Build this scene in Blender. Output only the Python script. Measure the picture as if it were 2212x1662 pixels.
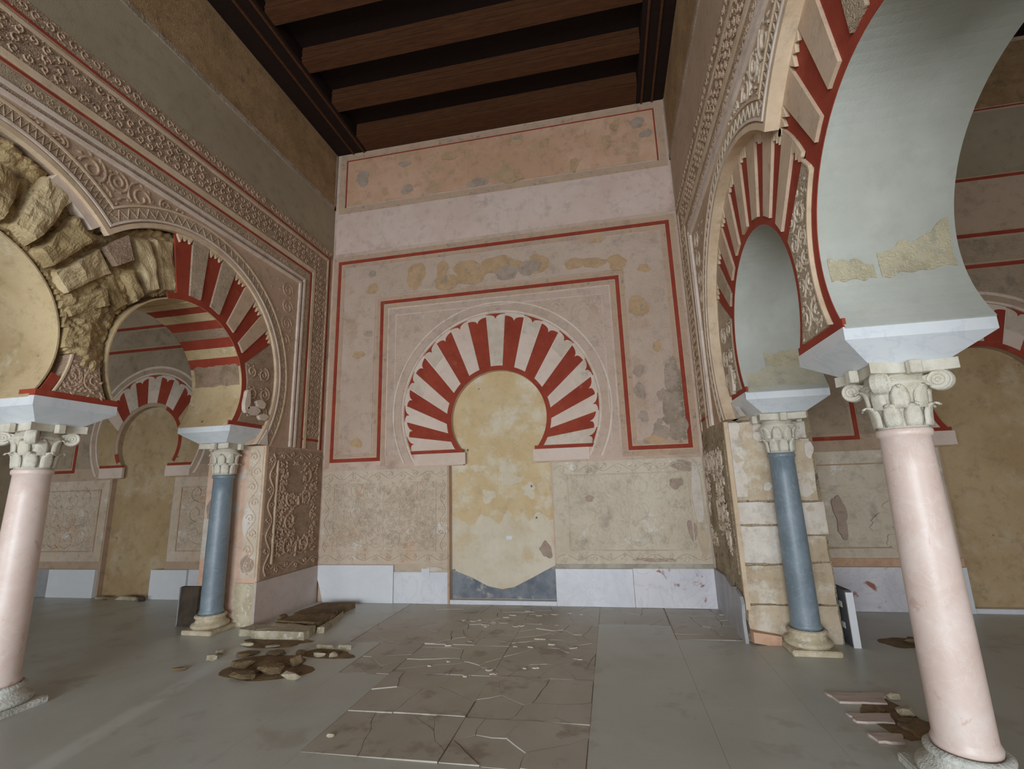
import bpy, bmesh, math, random
from mathutils import Vector, Matrix, noise as mnoise

for o in list(bpy.data.objects):
    bpy.data.objects.remove(o, do_unlink=True)
scene = bpy.context.scene
COL = scene.collection
PI = math.pi
rad = math.radians

# ------------------------------------------------------------------ camera
FPX = 1027.69
YAW, PITCH, ROLL = -0.1941, 0.2072, -0.0311
def cam_axes(yaw, pitch, roll):
    cy, sy, cp, sp = math.cos(yaw), math.sin(yaw), math.cos(pitch), math.sin(pitch)
    f = Vector((sy*cp, cy*cp, sp)); r = Vector((cy, -sy, 0)); u = r.cross(f)
    c, s = math.cos(roll), math.sin(roll)
    return c*r + s*u, -s*r + c*u, f
_r, _u, _f = cam_axes(YAW, PITCH, ROLL)
cam = bpy.data.objects.new('camera', bpy.data.cameras.new('camera'))
COL.objects.link(cam)
cam.matrix_world = Matrix(((_r.x, _u.x, -_f.x, 0), (_r.y, _u.y, -_f.y, 0), (_r.z, _u.z, -_f.z, 1.6), (0, 0, 0, 1)))
cam.data.sensor_fit = 'HORIZONTAL'; cam.data.sensor_width = 36.0
cam.data.lens = FPX/2212*36.0
cam.data.clip_start = 0.05
scene.camera = cam

# ------------------------------------------------------------------ light
scene.view_settings.view_transform = 'Standard'
scene.view_settings.look = 'None'
scene.view_settings.gamma = 1.0
scene.view_settings.use_curve_mapping = False
scene.view_settings.exposure = -0.18
world = bpy.data.worlds.new('sky'); scene.world = world
world.use_nodes = True
world.node_tree.nodes['Background'].inputs[0].default_value = (0.62, 0.78, 1.0, 1)
world.node_tree.nodes['Background'].inputs[1].default_value = 1.0
def area(name, loc, sx, sz, power, col, tilt=0.0, spread=180):
    l = bpy.data.lights.new(name, 'AREA'); l.shape = 'RECTANGLE'; l.size = sx; l.size_y = sz
    l.energy = power; l.color = col; l.spread = rad(spread)
    o = bpy.data.objects.new(name, l); COL.objects.link(o)
    o.location = loc; o.rotation_euler = (PI/2 + tilt, 0, 0)     # shines towards +Y
    return o
DAY = (0.87, 0.945, 1.0)
YF = -6.0                                                          # facade behind the camera
area('daylight_nave_doors', (-1.57, YF+0.02, 1.45), 5.0, 2.7, 820, DAY)
area('daylight_left_aisle_door', (-7.7, YF+0.02, 1.15), 3.0, 2.0, 180, DAY)
area('daylight_right_aisle_door', (4.6, YF+0.02, 1.15), 3.0, 2.0, 190, DAY)

sp_ = bpy.data.lights.new('door_gap_light', 'SPOT'); sp_.energy = 900; sp_.color = (.86, .93, 1.0); sp_.spot_size = rad(10); sp_.spot_blend = 1.0; sp_.shadow_soft_size = .02
so_ = bpy.data.objects.new('door_gap_light', sp_); COL.objects.link(so_); so_.location = (-1.95, YF+.1, 2.4)
so_.rotation_euler = (Vector((-3.60, 3.1, 0))-Vector(so_.location)).to_track_quat('-Z', 'Y').to_euler(); so_.scale = (.13, 1, 1)

# ------------------------------------------------------------------ dimensions (metres)
XL, XR, D, H = -4.388, 1.2386, 6.789, 7.469
ZI = 2.41                      # top of the imposts
TW = 0.72                      # thickness of the arcade above the columns
YC = [4.22, 2.20, 0.18]        # arch centres along the arcade
YCOL = [5.36, 3.21, 1.19, -0.83]
ZA, RA = 2.87, 0.82            # arch circle
ZE, RE = 3.04, 1.40            # outer circle of the voussoirs
PY = 5.52                      # front of the pier at the back wall
LW0, RW1 = -10.35, 7.15        # outer aisle walls
YA = -1.36                     # the arcades end here; a cross hall lies behind the viewpoint

# ------------------------------------------------------------------ materials
def lin(c):
    return tuple(((x/255)/12.92 if x/255 <= .04045 else ((x/255+.055)/1.055)**2.4) for x in c) + (1.0,)
MATS = {}
class NT:
    def __init__(s, name):
        m = bpy.data.materials.new(name); m.use_nodes = True
        s.m = m; s.t = m.node_tree; s.b = s.t.nodes['Principled BSDF']
        s.tc = s.n('ShaderNodeTexCoord')
        MATS[name] = m
    def n(s, typ, **kw):
        nd = s.t.nodes.new(typ)
        for k, v in kw.items(): setattr(nd, k, v)
        return nd
    def l(s, a, b): s.t.links.new(a, b)
    def vec(s, scale=(1, 1, 1), offset=(0, 0, 0)):
        mp = s.n('ShaderNodeMapping'); mp.inputs['Scale'].default_value = scale; mp.inputs['Location'].default_value = offset
        s.l(s.tc.outputs['Object'], mp.inputs['Vector']); return mp.outputs['Vector']
    def noise(s, scale, detail=4, rough=.55, dist=0, vec=None, off=0):
        nd = s.n('ShaderNodeTexNoise'); nd.inputs['Scale'].default_value = scale; nd.inputs['Detail'].default_value = detail
        nd.inputs['Roughness'].default_value = rough; nd.inputs['Distortion'].default_value = dist
        s.l(vec if vec is not None else s.vec(offset=(off, off*1.7, off*.6)), nd.inputs['Vector']); return nd.outputs['Fac']
    def ramp(s, fac, a, b):
        r = s.n('ShaderNodeMapRange'); r.interpolation_type = 'SMOOTHSTEP'
        r.inputs['From Min'].default_value = a; r.inputs['From Max'].default_value = b
        s.l(fac, r.inputs['Value']); return r.outputs['Result']
    def mix(s, fac, a, b):
        mx = s.n('ShaderNodeMix'); mx.data_type = 'RGBA'
        if isinstance(fac, float): mx.inputs[0].default_value = fac
        else: s.l(fac, mx.inputs[0])
        for sock, v in ((mx.inputs[6], a), (mx.inputs[7], b)):
            if isinstance(v, tuple): sock.default_value = v
            else: s.l(v, sock)
        return mx.outputs[2]
    def math(s, op, a, b=None):
        nd = s.n('ShaderNodeMath'); nd.operation = op
        for i, v in enumerate((a, b)):
            if v is None: continue
            if isinstance(v, (int, float)): nd.inputs[i].default_value = v
            else: s.l(v, nd.inputs[i])
        return nd.outputs[0]
    def bump(s, height, strength, dist):
        b = s.n('ShaderNodeBump'); b.inputs['Strength'].default_value = strength; b.inputs['Distance'].default_value = dist
        s.l(height, b.inputs['Height'])
        if s.b.inputs['Normal'].links: s.l(s.b.inputs['Normal'].links[0].from_socket, b.inputs['Normal'])
        s.l(b.outputs['Normal'], s.b.inputs['Normal'])
    def done(s, color, rough=.8, spec=.3):
        if isinstance(color, tuple): s.b.inputs['Base Color'].default_value = color
        else: s.l(color, s.b.inputs['Base Color'])
        s.b.inputs['Roughness'].default_value = rough
        s.b.inputs['Specular IOR Level'].default_value = spec
        return s.m

def carve_height(t, scale, dist=.35):
    """leaf-like carving: cells and rings on warped coordinates"""
    v = t.n('ShaderNodeTexVoronoi'); v.feature = 'DISTANCE_TO_EDGE'; v.inputs['Scale'].default_value = scale
    nz = t.n('ShaderNodeTexNoise'); nz.inputs['Scale'].default_value = scale*.35; nz.inputs['Detail'].default_value = 2
    t.l(t.tc.outputs['Object'], nz.inputs['Vector'])
    add = t.n('ShaderNodeVectorMath'); add.operation = 'MULTIPLY_ADD'
    t.l(nz.outputs['Color'], add.inputs[0]); add.inputs[1].default_value = (dist,)*3; t.l(t.tc.outputs['Object'], add.inputs[2])
    t.l(add.outputs[0], v.inputs['Vector'])
    a = t.ramp(v.outputs['Distance'], 0.02, .2)
    v2 = t.n('ShaderNodeTexVoronoi'); v2.feature = 'F1'; v2.inputs['Scale'].default_value = scale*1.9
    t.l(add.outputs[0], v2.inputs['Vector'])
    s = t.math('SINE', t.math('MULTIPLY', v2.outputs['Distance'], 13.0))
    return t.math('ADD', a, t.math('MULTIPLY', s, .35))

def plaster(name, c1, c2, c3=None, blotch=(.55, .68), scale=.9, carve=0, carve_s=.8, rough=.85, c4=None, fine=.35, pits=False, spec=.25, grime=.45):
    t = NT(name)
    col = t.mix(t.ramp(t.noise(scale, 4, .65), .35, .65), lin(c1), lin(c2))
    if c3: col = t.mix(t.ramp(t.noise(scale*2.1, 5, .66, off=7.3), *blotch), col, lin(c3))
    if c4: col = t.mix(t.ramp(t.noise(scale*3.3, 5, .66, off=15.1), .60, .70), col, lin(c4))
    if grime:                                      # dusty wear, same all over the piece
        g_ = t.math('MULTIPLY', t.ramp(t.noise(7.0, 5, .75, off=31.7), .48, .72), grime)
        col = t.mix(g_, col, lin(tuple(x*.74 for x in c2)))
    if fine: t.bump(t.noise(60, 2, .6), fine, .01)
    if carve: t.bump(carve_height(t, carve), carve_s, 1.2/carve)
    if pits:
        v = t.n('ShaderNodeTexVoronoi'); v.inputs['Scale'].default_value = 5.5; t.l(t.vec(), v.inputs['Vector'])
        sel = t.ramp(t.noise(3.1, 2, off=3.3), .52, .6)
        pit = t.math('MULTIPLY', t.ramp(t.math('ADD', v.outputs['Distance'], t.math('MULTIPLY', t.noise(24, 3), .12)), .16, .10), sel)
        t.bump(t.math('MULTIPLY', pit, -1.0), .8, .02)
        col = t.mix(pit, col, lin((120, 98, 70)))
    return t.done(col, rough, spec)

plaster('plaster_pink', (210, 185, 168), (200, 174, 156), (190, 164, 146), scale=.7)
plaster('plaster_band', (214, 186, 172), (222, 200, 188), (196, 168, 154), scale=.8)
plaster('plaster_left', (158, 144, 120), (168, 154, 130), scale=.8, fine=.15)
plaster('plaster_right', (190, 164, 142), (178, 154, 130), scale=.8, fine=.15)
plaster('panel_peach', (216, 176, 150), (202, 160, 130), (184, 158, 124), blotch=(.52, .72), scale=1.1)
plaster('ochre_edge', (210, 178, 148), (204, 174, 152), (170, 150, 140), blotch=(.58, .66), scale=3.5, carve=30, carve_s=.4)
plaster('carved_pink', (211, 186, 169), (203, 178, 160), (197, 169, 147), scale=.8, carve=22, carve_s=.32)
plaster('carved_grey', (200, 178, 154), (186, 164, 138), (174, 154, 132), scale=2.0, carve=26, carve_s=.5)
plaster('carved_tan', (196, 166, 142), (182, 154, 128), (168, 144, 118), scale=1.6, carve=24, carve_s=.6)
plaster('carved_white', (222, 204, 188), (206, 188, 170), scale=3.0, carve=32, carve_s=.22)
plaster('carved_ochre', (192, 156, 114), (172, 138, 98), (150, 124, 94), blotch=(.58, .72), scale=2.2, carve=26, carve_s=.6)
plaster('fragment_ochre', (204, 170, 134), (192, 158, 122), (172, 152, 134), blotch=(.54, .66), scale=4, carve=26, carve_s=.3)
plaster('soffit_fragment', (198, 186, 158), (188, 176, 148), (178, 170, 150), scale=4, carve=22, carve_s=.35)
plaster('soffit_stain', (192, 184, 164), (182, 174, 152), (172, 166, 148), scale=4, carve=22, carve_s=.15)
plaster('plaster_tan', (196, 168, 144), (186, 158, 134), (176, 152, 128), scale=1.2, carve=34, carve_s=.2)
plaster('fragment_grey', (190, 168, 151), (176, 155, 139), (160, 144, 131), scale=5, carve=26, carve_s=.35)
plaster('fragment_dark', (178, 158, 140), (158, 140, 122), (194, 176, 156), scale=6, carve=18, carve_s=.3)  # plaster hue darkened, so the fragments' shadowed look sits in the colour
plaster('lower_stucco', (216, 198, 178), (206, 186, 164), (212, 172, 140), blotch=(.54, .72), c4=(226, 216, 204), scale=1.1, carve=16, carve_s=.25)  # both lower stuccos lightened: brighter light low on the wall put into colour
plaster('lower_stucco_pale', (218, 204, 184), (206, 190, 168), (184, 170, 152), blotch=(.56, .70), c4=(228, 220, 208), scale=1.2, carve=16, carve_s=.15)
plaster('relief_stucco', (216, 197, 177), (204, 183, 160), (210, 172, 142), scale=1.1, fine=.2)
plaster('relief_tan', (196, 166, 142), (178, 150, 124), scale=2, fine=.2)
plaster('relief_grey', (210, 192, 172), (196, 176, 154), scale=2, fine=.2)
plaster('infill', (218, 194, 154), (208, 180, 136), (224, 212, 190), blotch=(.45, .70), scale=1.3, pits=True, fine=.5, grime=.25)
plaster('infill_pale', (226, 214, 194), (216, 202, 178), (212, 192, 158), blotch=(.48, .70), scale=1.6, pits=True, fine=.4, grime=.15)
plaster('infill_aisle', (188, 162, 126), (174, 146, 108), (194, 174, 144), blotch=(.50, .70), scale=1.0, pits=True, fine=.5)
plaster('infill_low', (142, 146, 152), (112, 118, 128), (172, 168, 160), scale=3)
plaster('red_paint', (160, 70, 50), (148, 60, 44), (168, 88, 68), blotch=(.58, .75), scale=2.2, fine=.15, grime=.3)
plaster('light_voussoir', (224, 203, 189), (216, 193, 177), scale=2, fine=.15, grime=.2)
plaster('tan_voussoir', (206, 180, 156), (196, 168, 142), scale=2, fine=.2)
plaster('bead', (220, 196, 168), (206, 180, 150), scale=3, fine=.2)
plaster('bead_pale', (228, 210, 196), (216, 196, 180), scale=3, fine=.2)
plaster('soffit_grey', (188, 188, 180), (176, 176, 166), (184, 174, 154), blotch=(.56, .72), scale=1.3, fine=.12, grime=.15)
plaster('soffit_sand', (204, 180, 142), (190, 164, 124), (212, 196, 166), scale=1.6, pits=True, fine=.4)
plaster('rough_stone', (190, 166, 124), (164, 140, 100), (132, 112, 84), blotch=(.52, .64), scale=4, fine=1.0)
plaster('rough_stone_pale', (208, 186, 148), (186, 162, 122), (150, 128, 98), scale=5, fine=.9)
plaster('pier_pink', (214, 172, 144), (222, 188, 166), (208, 200, 190), blotch=(.56, .64), scale=1.4, carve=18, carve_s=.12)
plaster('pier_sand', (204, 184, 158), (190, 168, 140), (216, 204, 188), blotch=(.48, .66), scale=2.2, fine=.6)
plaster('pier_white', (222, 212, 200), (212, 198, 184), (200, 182, 160), scale=4, fine=.4)
plaster('pier_strata', (198, 178, 150), (176, 154, 124), (120, 106, 92), blotch=(.56, .66), scale=2.4, carve=14, carve_s=.6)
plaster('capital_stone', (240, 232, 216), (230, 220, 200), (216, 204, 182), scale=6, carve=48, carve_s=.5, fine=.3, grime=.25)
plaster('base_stone', (206, 192, 166), (186, 170, 142), (226, 218, 202), scale=6, fine=.7)
plaster('base_grey', (214, 212, 204), (190, 188, 178), (160, 158, 148), scale=7, fine=.7)
plaster('dust', (150, 128, 98), (122, 104, 80), (96, 82, 62), scale=6, fine=1.0)
plaster('debris_stone', (196, 186, 164), (170, 156, 130), (214, 210, 198), scale=6, fine=.8)
plaster('debris_brown', (136, 114, 84), (108, 90, 66), (156, 134, 104), scale=6, fine=1.0)
plaster('slate', (104, 106, 110), (84, 86, 92), scale=3, fine=.5)
plaster('slate_brown', (92, 80, 68), (70, 60, 52), scale=4, fine=.6)
plaster('white_tag', (236, 236, 232), (230, 230, 228), scale=2, fine=0)
plaster('mortar', (190, 182, 168), (170, 160, 144), scale=5, fine=.8)

def marble(name, c1, c2, vein, scale=1.6, rough=.35, stain=None, vs=(.5, .56), spec=.5):
    t = NT(name)
    col = t.mix(t.ramp(t.noise(scale, 6, .6, .6), .35, .65), lin(c1), lin(c2))
    v = t.noise(scale*1.3, 6, .6, 1.6, off=4.4)
    band = t.math('ABSOLUTE', t.math('SUBTRACT', v, .5))
    col = t.mix(t.math('MULTIPLY', t.ramp(band, .03, 0.0), .32), col, lin(vein))
    if stain: col = t.mix(t.ramp(t.noise(scale*3.2, 4, .55, .5, off=21.7), .62, .70), col, lin(stain))
    t.bump(t.noise(40, 4), .06, .01)
    return t.done(col, rough, spec)
marble('marble_white', (226, 226, 230), (214, 214, 220), (196, 194, 202))
marble('marble_plain', (230, 231, 234), (224, 225, 229), (218, 220, 226), rough=.45)
marble('marble_stained', (226, 222, 226), (214, 210, 216), (184, 176, 190), stain=(158, 100, 88))
marble('marble_pinkgrey', (204, 188, 178), (190, 172, 162), (176, 150, 140), rough=.5)
marble('marble_grey', (172, 170, 172), (150, 148, 150), (190, 190, 194), rough=.5)
marble('marble_impost', (222, 224, 226), (206, 210, 216), (188, 194, 204), scale=1.2, rough=.4)
marble('shaft_pink', (226, 205, 195), (216, 191, 179), (232, 220, 212), scale=3.5, rough=.38, stain=(210, 180, 166))
marble('shaft_blue', (122, 134, 143), (108, 120, 129), (146, 156, 162), scale=3.5, rough=.40, stain=(132, 142, 148))
def floor_mat(name, c1, c2, c3, rough):
    t = NT(name)
    col = t.mix(t.ramp(t.noise(.8, 6, .6, .4), .35, .65), lin(c1), lin(c2))
    col = t.mix(t.math('MULTIPLY', t.ramp(t.noise(3.2, 5, .6, off=9.1), .56, .68), .7), col, lin(c3))
    t.bump(t.noise(30, 4), .1, .008)
    r = t.n('ShaderNodeMapRange'); t.l(t.noise(1.7, 4, off=2.2), r.inputs['Value'])
    r.inputs['To Min'].default_value = rough-.12; r.inputs['To Max'].default_value = rough+.12
    m = t.done(col, rough, .4); t.l(r.outputs[0], t.b.inputs['Roughness']); return m
floor_mat('floor_new', (200, 203, 196), (190, 192, 184), (178, 174, 164), .38)
floor_mat('floor_old', (196, 191, 180), (180, 173, 160), (146, 130, 116), .45)
def wood(name, c1, c2):
    t = NT(name)
    g = t.noise(3, 5, .6, 1.2, vec=t.vec((1, 14, 14)))
    col = t.mix(t.ramp(g, .3, .7), lin(c1), lin(c2))
    t.bump(t.noise(40, 3), .25, .01)
    return t.done(col, .75, .25)
wood('wood_beam', (92, 56, 32), (70, 42, 24))
wood('wood_dark', (36, 21, 15), (28, 16, 12))
def M(n): return MATS[n]

# ------------------------------------------------------------------ mesh helpers
class Frame:
    """flat wall frame: u along the wall, v up, d out of the wall towards the viewer's side"""
    def __init__(s, fn): s.fn = fn
    def __call__(s, u, v, d=0.0): return s.fn(u, v, d)
BACK = Frame(lambda u, v, d: (u, D-d, v))
LEFT = Frame(lambda u, v, d: (XL+d, u, v))
RIGHT = Frame(lambda u, v, d: (XR-d, u, v))
PEND = Frame(lambda u, v, d: (u, PY-d, v))
FLOOR = Frame(lambda u, v, d: (u, v, d))

def link(name, me, mat, parent=None, smooth=False):
    o = bpy.data.objects.new(name, me); COL.objects.link(o)
    if mat is not None: me.materials.append(M(mat) if isinstance(mat, str) else mat)
    if parent is not None: o.parent = parent
    if smooth:
        me.polygons.foreach_set('use_smooth', [True]*len(me.polygons))
    return o
def from_bm(name, bm, mat, parent=None, smooth=False, recalc=True):
    if recalc: bmesh.ops.recalc_face_normals(bm, faces=bm.faces[:])
    me = bpy.data.meshes.new(name); bm.to_mesh(me); bm.free()
    return link(name, me, mat, parent, smooth)
def add_prism(bm, fr, poly, d0, d1):
    n = len(poly)
    a = [bm.verts.new(fr(p[0], p[1], d0)) for p in poly]
    b = [bm.verts.new(fr(p[0], p[1], d1)) for p in poly]
    f1 = bm.faces.new(a); f2 = bm.faces.new(b)
    for i in range(n):
        j = (i+1) % n; bm.faces.new((a[i], a[j], b[j], b[i]))
    if n > 4:
        f1.normal_update(); f2.normal_update()
        bmesh.ops.triangulate(bm, faces=[f1, f2], quad_method='BEAUTY', ngon_method='EAR_CLIP')
def prism(name, fr, poly, d0, d1, mat, parent=None):
    bm = bmesh.new(); add_prism(bm, fr, poly, d0, d1)
    return from_bm(name, bm, mat, parent)
def rect(u0, u1, v0, v1): return [(u0, v0), (u1, v0), (u1, v1), (u0, v1)]
def add_box(bm, x0, x1, y0, y1, z0, z1):
    add_prism(bm, FLOOR, rect(x0, x1, y0, y1), z0, z1)
def box(name, x0, x1, y0, y1, z0, z1, mat, parent=None, bev=0):
    bm = bmesh.new(); add_box(bm, x0, x1, y0, y1, z0, z1)
    if bev: bmesh.ops.bevel(bm, geom=bm.edges[:], offset=bev, segments=2, affect='EDGES', profile=.6)
    return from_bm(name, bm, mat, parent)
def arc(cu, cv, r, a0, a1, n):
    return [(cu + r*math.cos(rad(a0+(a1-a0)*i/n)), cv + r*math.sin(rad(a0+(a1-a0)*i/n))) for i in range(n+1)]
def ray_circ(P, ang, c, r):
    dx, dy = math.cos(rad(ang)), math.sin(rad(ang)); ox, oy = P[0]-c[0], P[1]-c[1]
    b = ox*dx+oy*dy; q = b*b-(ox*ox+oy*oy-r*r)
    t = -b+math.sqrt(max(q, 0)); return (P[0]+dx*t, P[1]+dy*t)
def irregular(cu, cv, ru, rv, seed, n=14, jag=.3):
    rnd = random.Random(seed); out = []; n = max(n, 26)
    ph = [rnd.uniform(0, 6.28) for _ in range(4)]
    for i in range(n):
        a = 2*PI*i/n
        k = 1-jag*(.45+.30*math.sin(2*a+ph[0])+.22*math.sin(3*a+ph[1])+.18*math.sin(5*a+ph[2])+.25*(rnd.random()-.5))
        out.append((cu+ru*k*math.cos(a), cv+rv*k*math.sin(a)))
    return out
def lathe(name, prof, mat, parent=None, seg=32, loc=(0, 0, 0), smooth=True):
    bm = bmesh.new(); rings = []
    for r, z in prof:
        rings.append([bm.verts.new((loc[0]+r*math.cos(2*PI*i/seg), loc[1]+r*math.sin(2*PI*i/seg), loc[2]+z)) for i in range(seg)])
    for a, b in zip(rings, rings[1:]):
        for i in range(seg): bm.faces.new((a[i], a[(i+1) % seg], b[(i+1) % seg], b[i]))
    bm.faces.new(rings[0][::-1]); bm.faces.new(rings[-1])
    return from_bm(name, bm, mat, parent, smooth)
def tag(o, label, cat, group=None, kind=None):
    o['label'] = label; o['category'] = cat
    if group: o['group'] = group
    if kind: o['kind'] = kind
    return o
def stuff(o): o['kind'] = 'stuff'; return o
def empty(name, loc):
    o = bpy.data.objects.new(name, None); COL.objects.link(o); o.location = loc; o.empty_display_size = .1; return o

class Relief:
    """raised ribbons and leaves on a wall frame"""
    def __init__(s, fr, d0, inside=None): s.fr, s.d0, s.V, s.F, s.inside = fr, d0, [], [], inside
    def ribbon(s, pts, w, h, taper=False):
        run = []
        for p in pts:
            if s.inside and not s.inside(*p):
                if len(run) > 1: s._rib(run, w, h, taper)
                run = []
            else: run.append(p)
        if len(run) > 1: s._rib(run, w, h, taper)
    def _rib(s, pts, w, h, taper):
        base = len(s.V); n = len(pts); h = h*(.85+.3*((base*7919) % 101)/101)
        for i, p in enumerate(pts):
            a = pts[max(i-1, 0)]; b = pts[min(i+1, n-1)]
            tx, ty = b[0]-a[0], b[1]-a[1]; l = math.hypot(tx, ty) or 1
            nx, ny = -ty/l, tx/l; ww = w*(1-.7*i/n) if taper else w
            for k, dd in ((-.5, 0), (-.28, h), (.28, h), (.5, 0)):
                s.V.append(s.fr(p[0]+nx*ww*k, p[1]+ny*ww*k, s.d0+dd))
        for i in range(n-1):
            for k in range(3):
                q = base+i*4+k; s.F.append((q, q+1, q+5, q+4))
    def leaf(s, cu, cv, ang, ln, wd, h):
        if s.inside and not s.inside(cu, cv): return
        c, sn = math.cos(ang), math.sin(ang); b = len(s.V)
        P = [(0, 0, 0), (.35*ln, .5*wd, .2*h), (.75*ln, .38*wd, .3*h), (ln, .05*wd, 0), (.75*ln, -.3*wd, .3*h), (.35*ln, -.5*wd, .2*h), (.5*ln, 0, h)]
        for x, y, z in P: s.V.append(s.fr(cu+x*c-y*sn, cv+x*sn+y*c, s.d0+z))
        for i in range(6): s.F.append((b+i, b+(i+1) % 6, b+6))
    def spiral(s, cu, cv, r, a0, turns, w, h, hand=1, n=18):
        pts = []
        for i in range(n+1):
            t = i/n; rr = r*(1-.82*t); a = a0+hand*turns*2*PI*t; pts.append((cu+rr*math.cos(a), cv+rr*math.sin(a)))
        s.ribbon(pts, w, h)
    def build(s, name, mat, parent):
        me = bpy.data.meshes.new(name); me.from_pydata(s.V, [], s.F); me.update()
        bm = bmesh.new(); bm.from_mesh(me); bmesh.ops.recalc_face_normals(bm, faces=bm.faces[:]); bm.to_mesh(me); bm.free()
        o = link(name, me, mat, parent); return stuff(o)

def palmette(rl, u, v, a, size, h):
    for da, k in ((-.75, .8), (0, 1.0), (.75, .8)):
        rl.leaf(u, v, a+da, size*k, size*.42*k, h*(.8+.2*k))
def vine_panel(rl, u0, u1, v0, v1, seed, w=.022, h=.02, levels=4, gap=.045, lsize=.075, lh=None):
    """tree-of-life panel: stem, paired branches ending in scrolls, three-lobed leaves filling the gaps"""
    rnd = random.Random(seed); uc = (u0+u1)/2; W = (u1-u0)/2; dv = (v1-v0)/levels; occ = []
    lh = lh or h
    stem = [(uc+.012*math.sin(i*.5), v0+(v1-v0)*.97*i/30) for i in range(31)]
    rl.ribbon(stem, w*1.1, h); occ += stem
    for k in range(levels):
        for sgn in (-1, 1):
            v = v0+dv*(k+.12); R = min(dv*.40, W*.33)
            for q in range(max(1, round(W*.8/(2*R)))):
                cu = uc+sgn*(R*1.25+q*2.1*R); cv = v+dv*.5+(.12*dv if q % 2 else -.02)
                if abs(cu-uc)+R > W: cu = uc+sgn*(W-R)
                br = [(uc+sgn*abs(cu-uc)*t, v+.03*q+(cv-R-v-.03*q)*t*t+.015*math.sin(t*6)) for t in [i/8 for i in range(1, 9)]]
                rl.ribbon(br, w*.85, h)
                pts = []
                for i in range(19):
                    t = i/18; rr = R*(1-.55*t); a = -PI/2+sgn*t*1.7*PI; pts.append((cu+rr*math.cos(a), cv+rr*math.sin(a)))
                rl.ribbon(pts, w*.8, h); occ += br+pts
                palmette(rl, pts[-1][0], pts[-1][1], -PI/2+sgn*1.7*PI+sgn*1.6, R*.9, lh)
                for i in range(2, 18, 4):
                    p = pts[i]; a = -PI/2+sgn*i/18*1.7*PI
                    rl.leaf(p[0], p[1], a+sgn*.7, lsize*rnd.uniform(.8, 1.1), lsize*.5, lh)
    for i in range(int((u1-u0)*(v1-v0)*1200)):
        p = (rnd.uniform(u0+.02, u1-.02), rnd.uniform(v0+.02, v1-.02))
        if all((p[0]-q[0])**2+(p[1]-q[1])**2 > (gap*.75)**2 for q in occ):
            a = math.atan2(p[1]-v0+.3, p[0]-uc)+rnd.uniform(-.9, .9)
            if rnd.random() < .35: palmette(rl, p[0], p[1], a, lsize*1.1, lh)
            else: rl.leaf(p[0], p[1], a, lsize, lsize*.5, lh)
            occ.append(p)

def frieze(rl, path, width, period, w, h, seed=1):
    """running scroll along a polyline of (u,v) corner points"""
    rnd = random.Random(seed)
    for (a, b) in zip(path, path[1:]):
        L = math.hypot(b[0]-a[0], b[1]-a[1]); n = max(1, round(L/period)); tx, ty = (b[0]-a[0])/L, (b[1]-a[1])/L
        P = L/n; m = n*8
        rl.ribbon([(a[0]+tx*L*i/m - ty*width*.3*math.sin(i/8*PI), a[1]+ty*L*i/m + tx*width*.3*math.sin(i/8*PI)) for i in range(m+1)], w, h)
        for k in range(n):
            s = 1 if k % 2 == 0 else -1
            cu = a[0]+tx*P*(k+.5)-ty*(-s)*width*.12; cv = a[1]+ty*P*(k+.5)+tx*(-s)*width*.12
            base = math.atan2(ty, tx)
            rl.spiral(cu, cv, width*.3, base-s*PI/2, 1.1, w*.8, h, s, 12)
            for q in range(3):
                aa = base+rnd.uniform(0, 6.3); rl.leaf(cu+width*.2*math.cos(aa), cv+width*.2*math.sin(aa), aa, width*.24, width*.14, h)

def leaf_field(rl, u0, u1, v0, v1, g, h, seed):
    """carved band: rows of small mirrored scrolls with leaves between them"""
    rnd = random.Random(seed); g *= 1.9; nu = max(1, round((u1-u0)/g)); nv = max(1, round((v1-v0)/g))
    gu, gv = (u1-u0)/nu, (v1-v0)/nv; r = .42*min(gu, gv)
    for i in range(nu):
        for j in range(nv):
            if rnd.random() < .05: continue
            u = u0+gu*(i+.5); v = v0+gv*(j+.5); sg = 1 if (i+j) % 2 else -1; a0 = rnd.choice((0, PI/2, PI, -PI/2))
            rl.spiral(u, v, r, a0, 1.15, r*.26, h, sg, 11)
            for q in range(3):
                a = a0+sg*(1.1+q*1.7); rl.leaf(u+r*.45*math.cos(a), v+r*.45*math.sin(a), a+rnd.uniform(-.6, .6), r*.75, r*.4, h)
            a = rnd.uniform(0, 6.28); rl.leaf(u+gu*.5, v+gv*.5*sg, a, r*.7, r*.35, h*.8)

# ------------------------------------------------------------------ floor
floor = box('floor', LW0-.3, RW1+.3, YF-.3, D+.3, -.25, -.008, 'mortar')
tag(floor, 'grey marble floor slabs with a cracked patch in the middle', 'floor', kind='structure')
RND = random.Random(5)
def clip(poly, nx, ny, c):
    out = []
    for i in range(len(poly)):
        p, q = poly[i], poly[(i+1) % len(poly)]; dp, dq = p[0]*nx+p[1]*ny-c, q[0]*nx+q[1]*ny-c
        if dp <= 0: out.append(p)
        if dp*dq < 0:
            t = dp/(dp-dq); out.append((p[0]+(q[0]-p[0])*t, p[1]+(q[1]-p[1])*t))
    return out
def shrink(poly, g):
    cx = sum(p[0] for p in poly)/len(poly); cy = sum(p[1] for p in poly)/len(poly); out = poly
    n = len(poly)
    A = sum(poly[i][0]*poly[(i+1) % n][1]-poly[(i+1) % n][0]*poly[i][1] for i in range(n))
    sg = 1 if A > 0 else -1
    for i in range(n):
        p, q = poly[i], poly[(i+1) % n]; l = math.hypot(q[0]-p[0], q[1]-p[1])
        if l < 1e-5: continue
        nx, ny = sg*(q[1]-p[1])/l, -sg*(q[0]-p[0])/l
        out = clip(out, nx, ny, p[0]*nx+p[1]*ny-g)
        if len(out) < 3: return []
    return out
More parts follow.
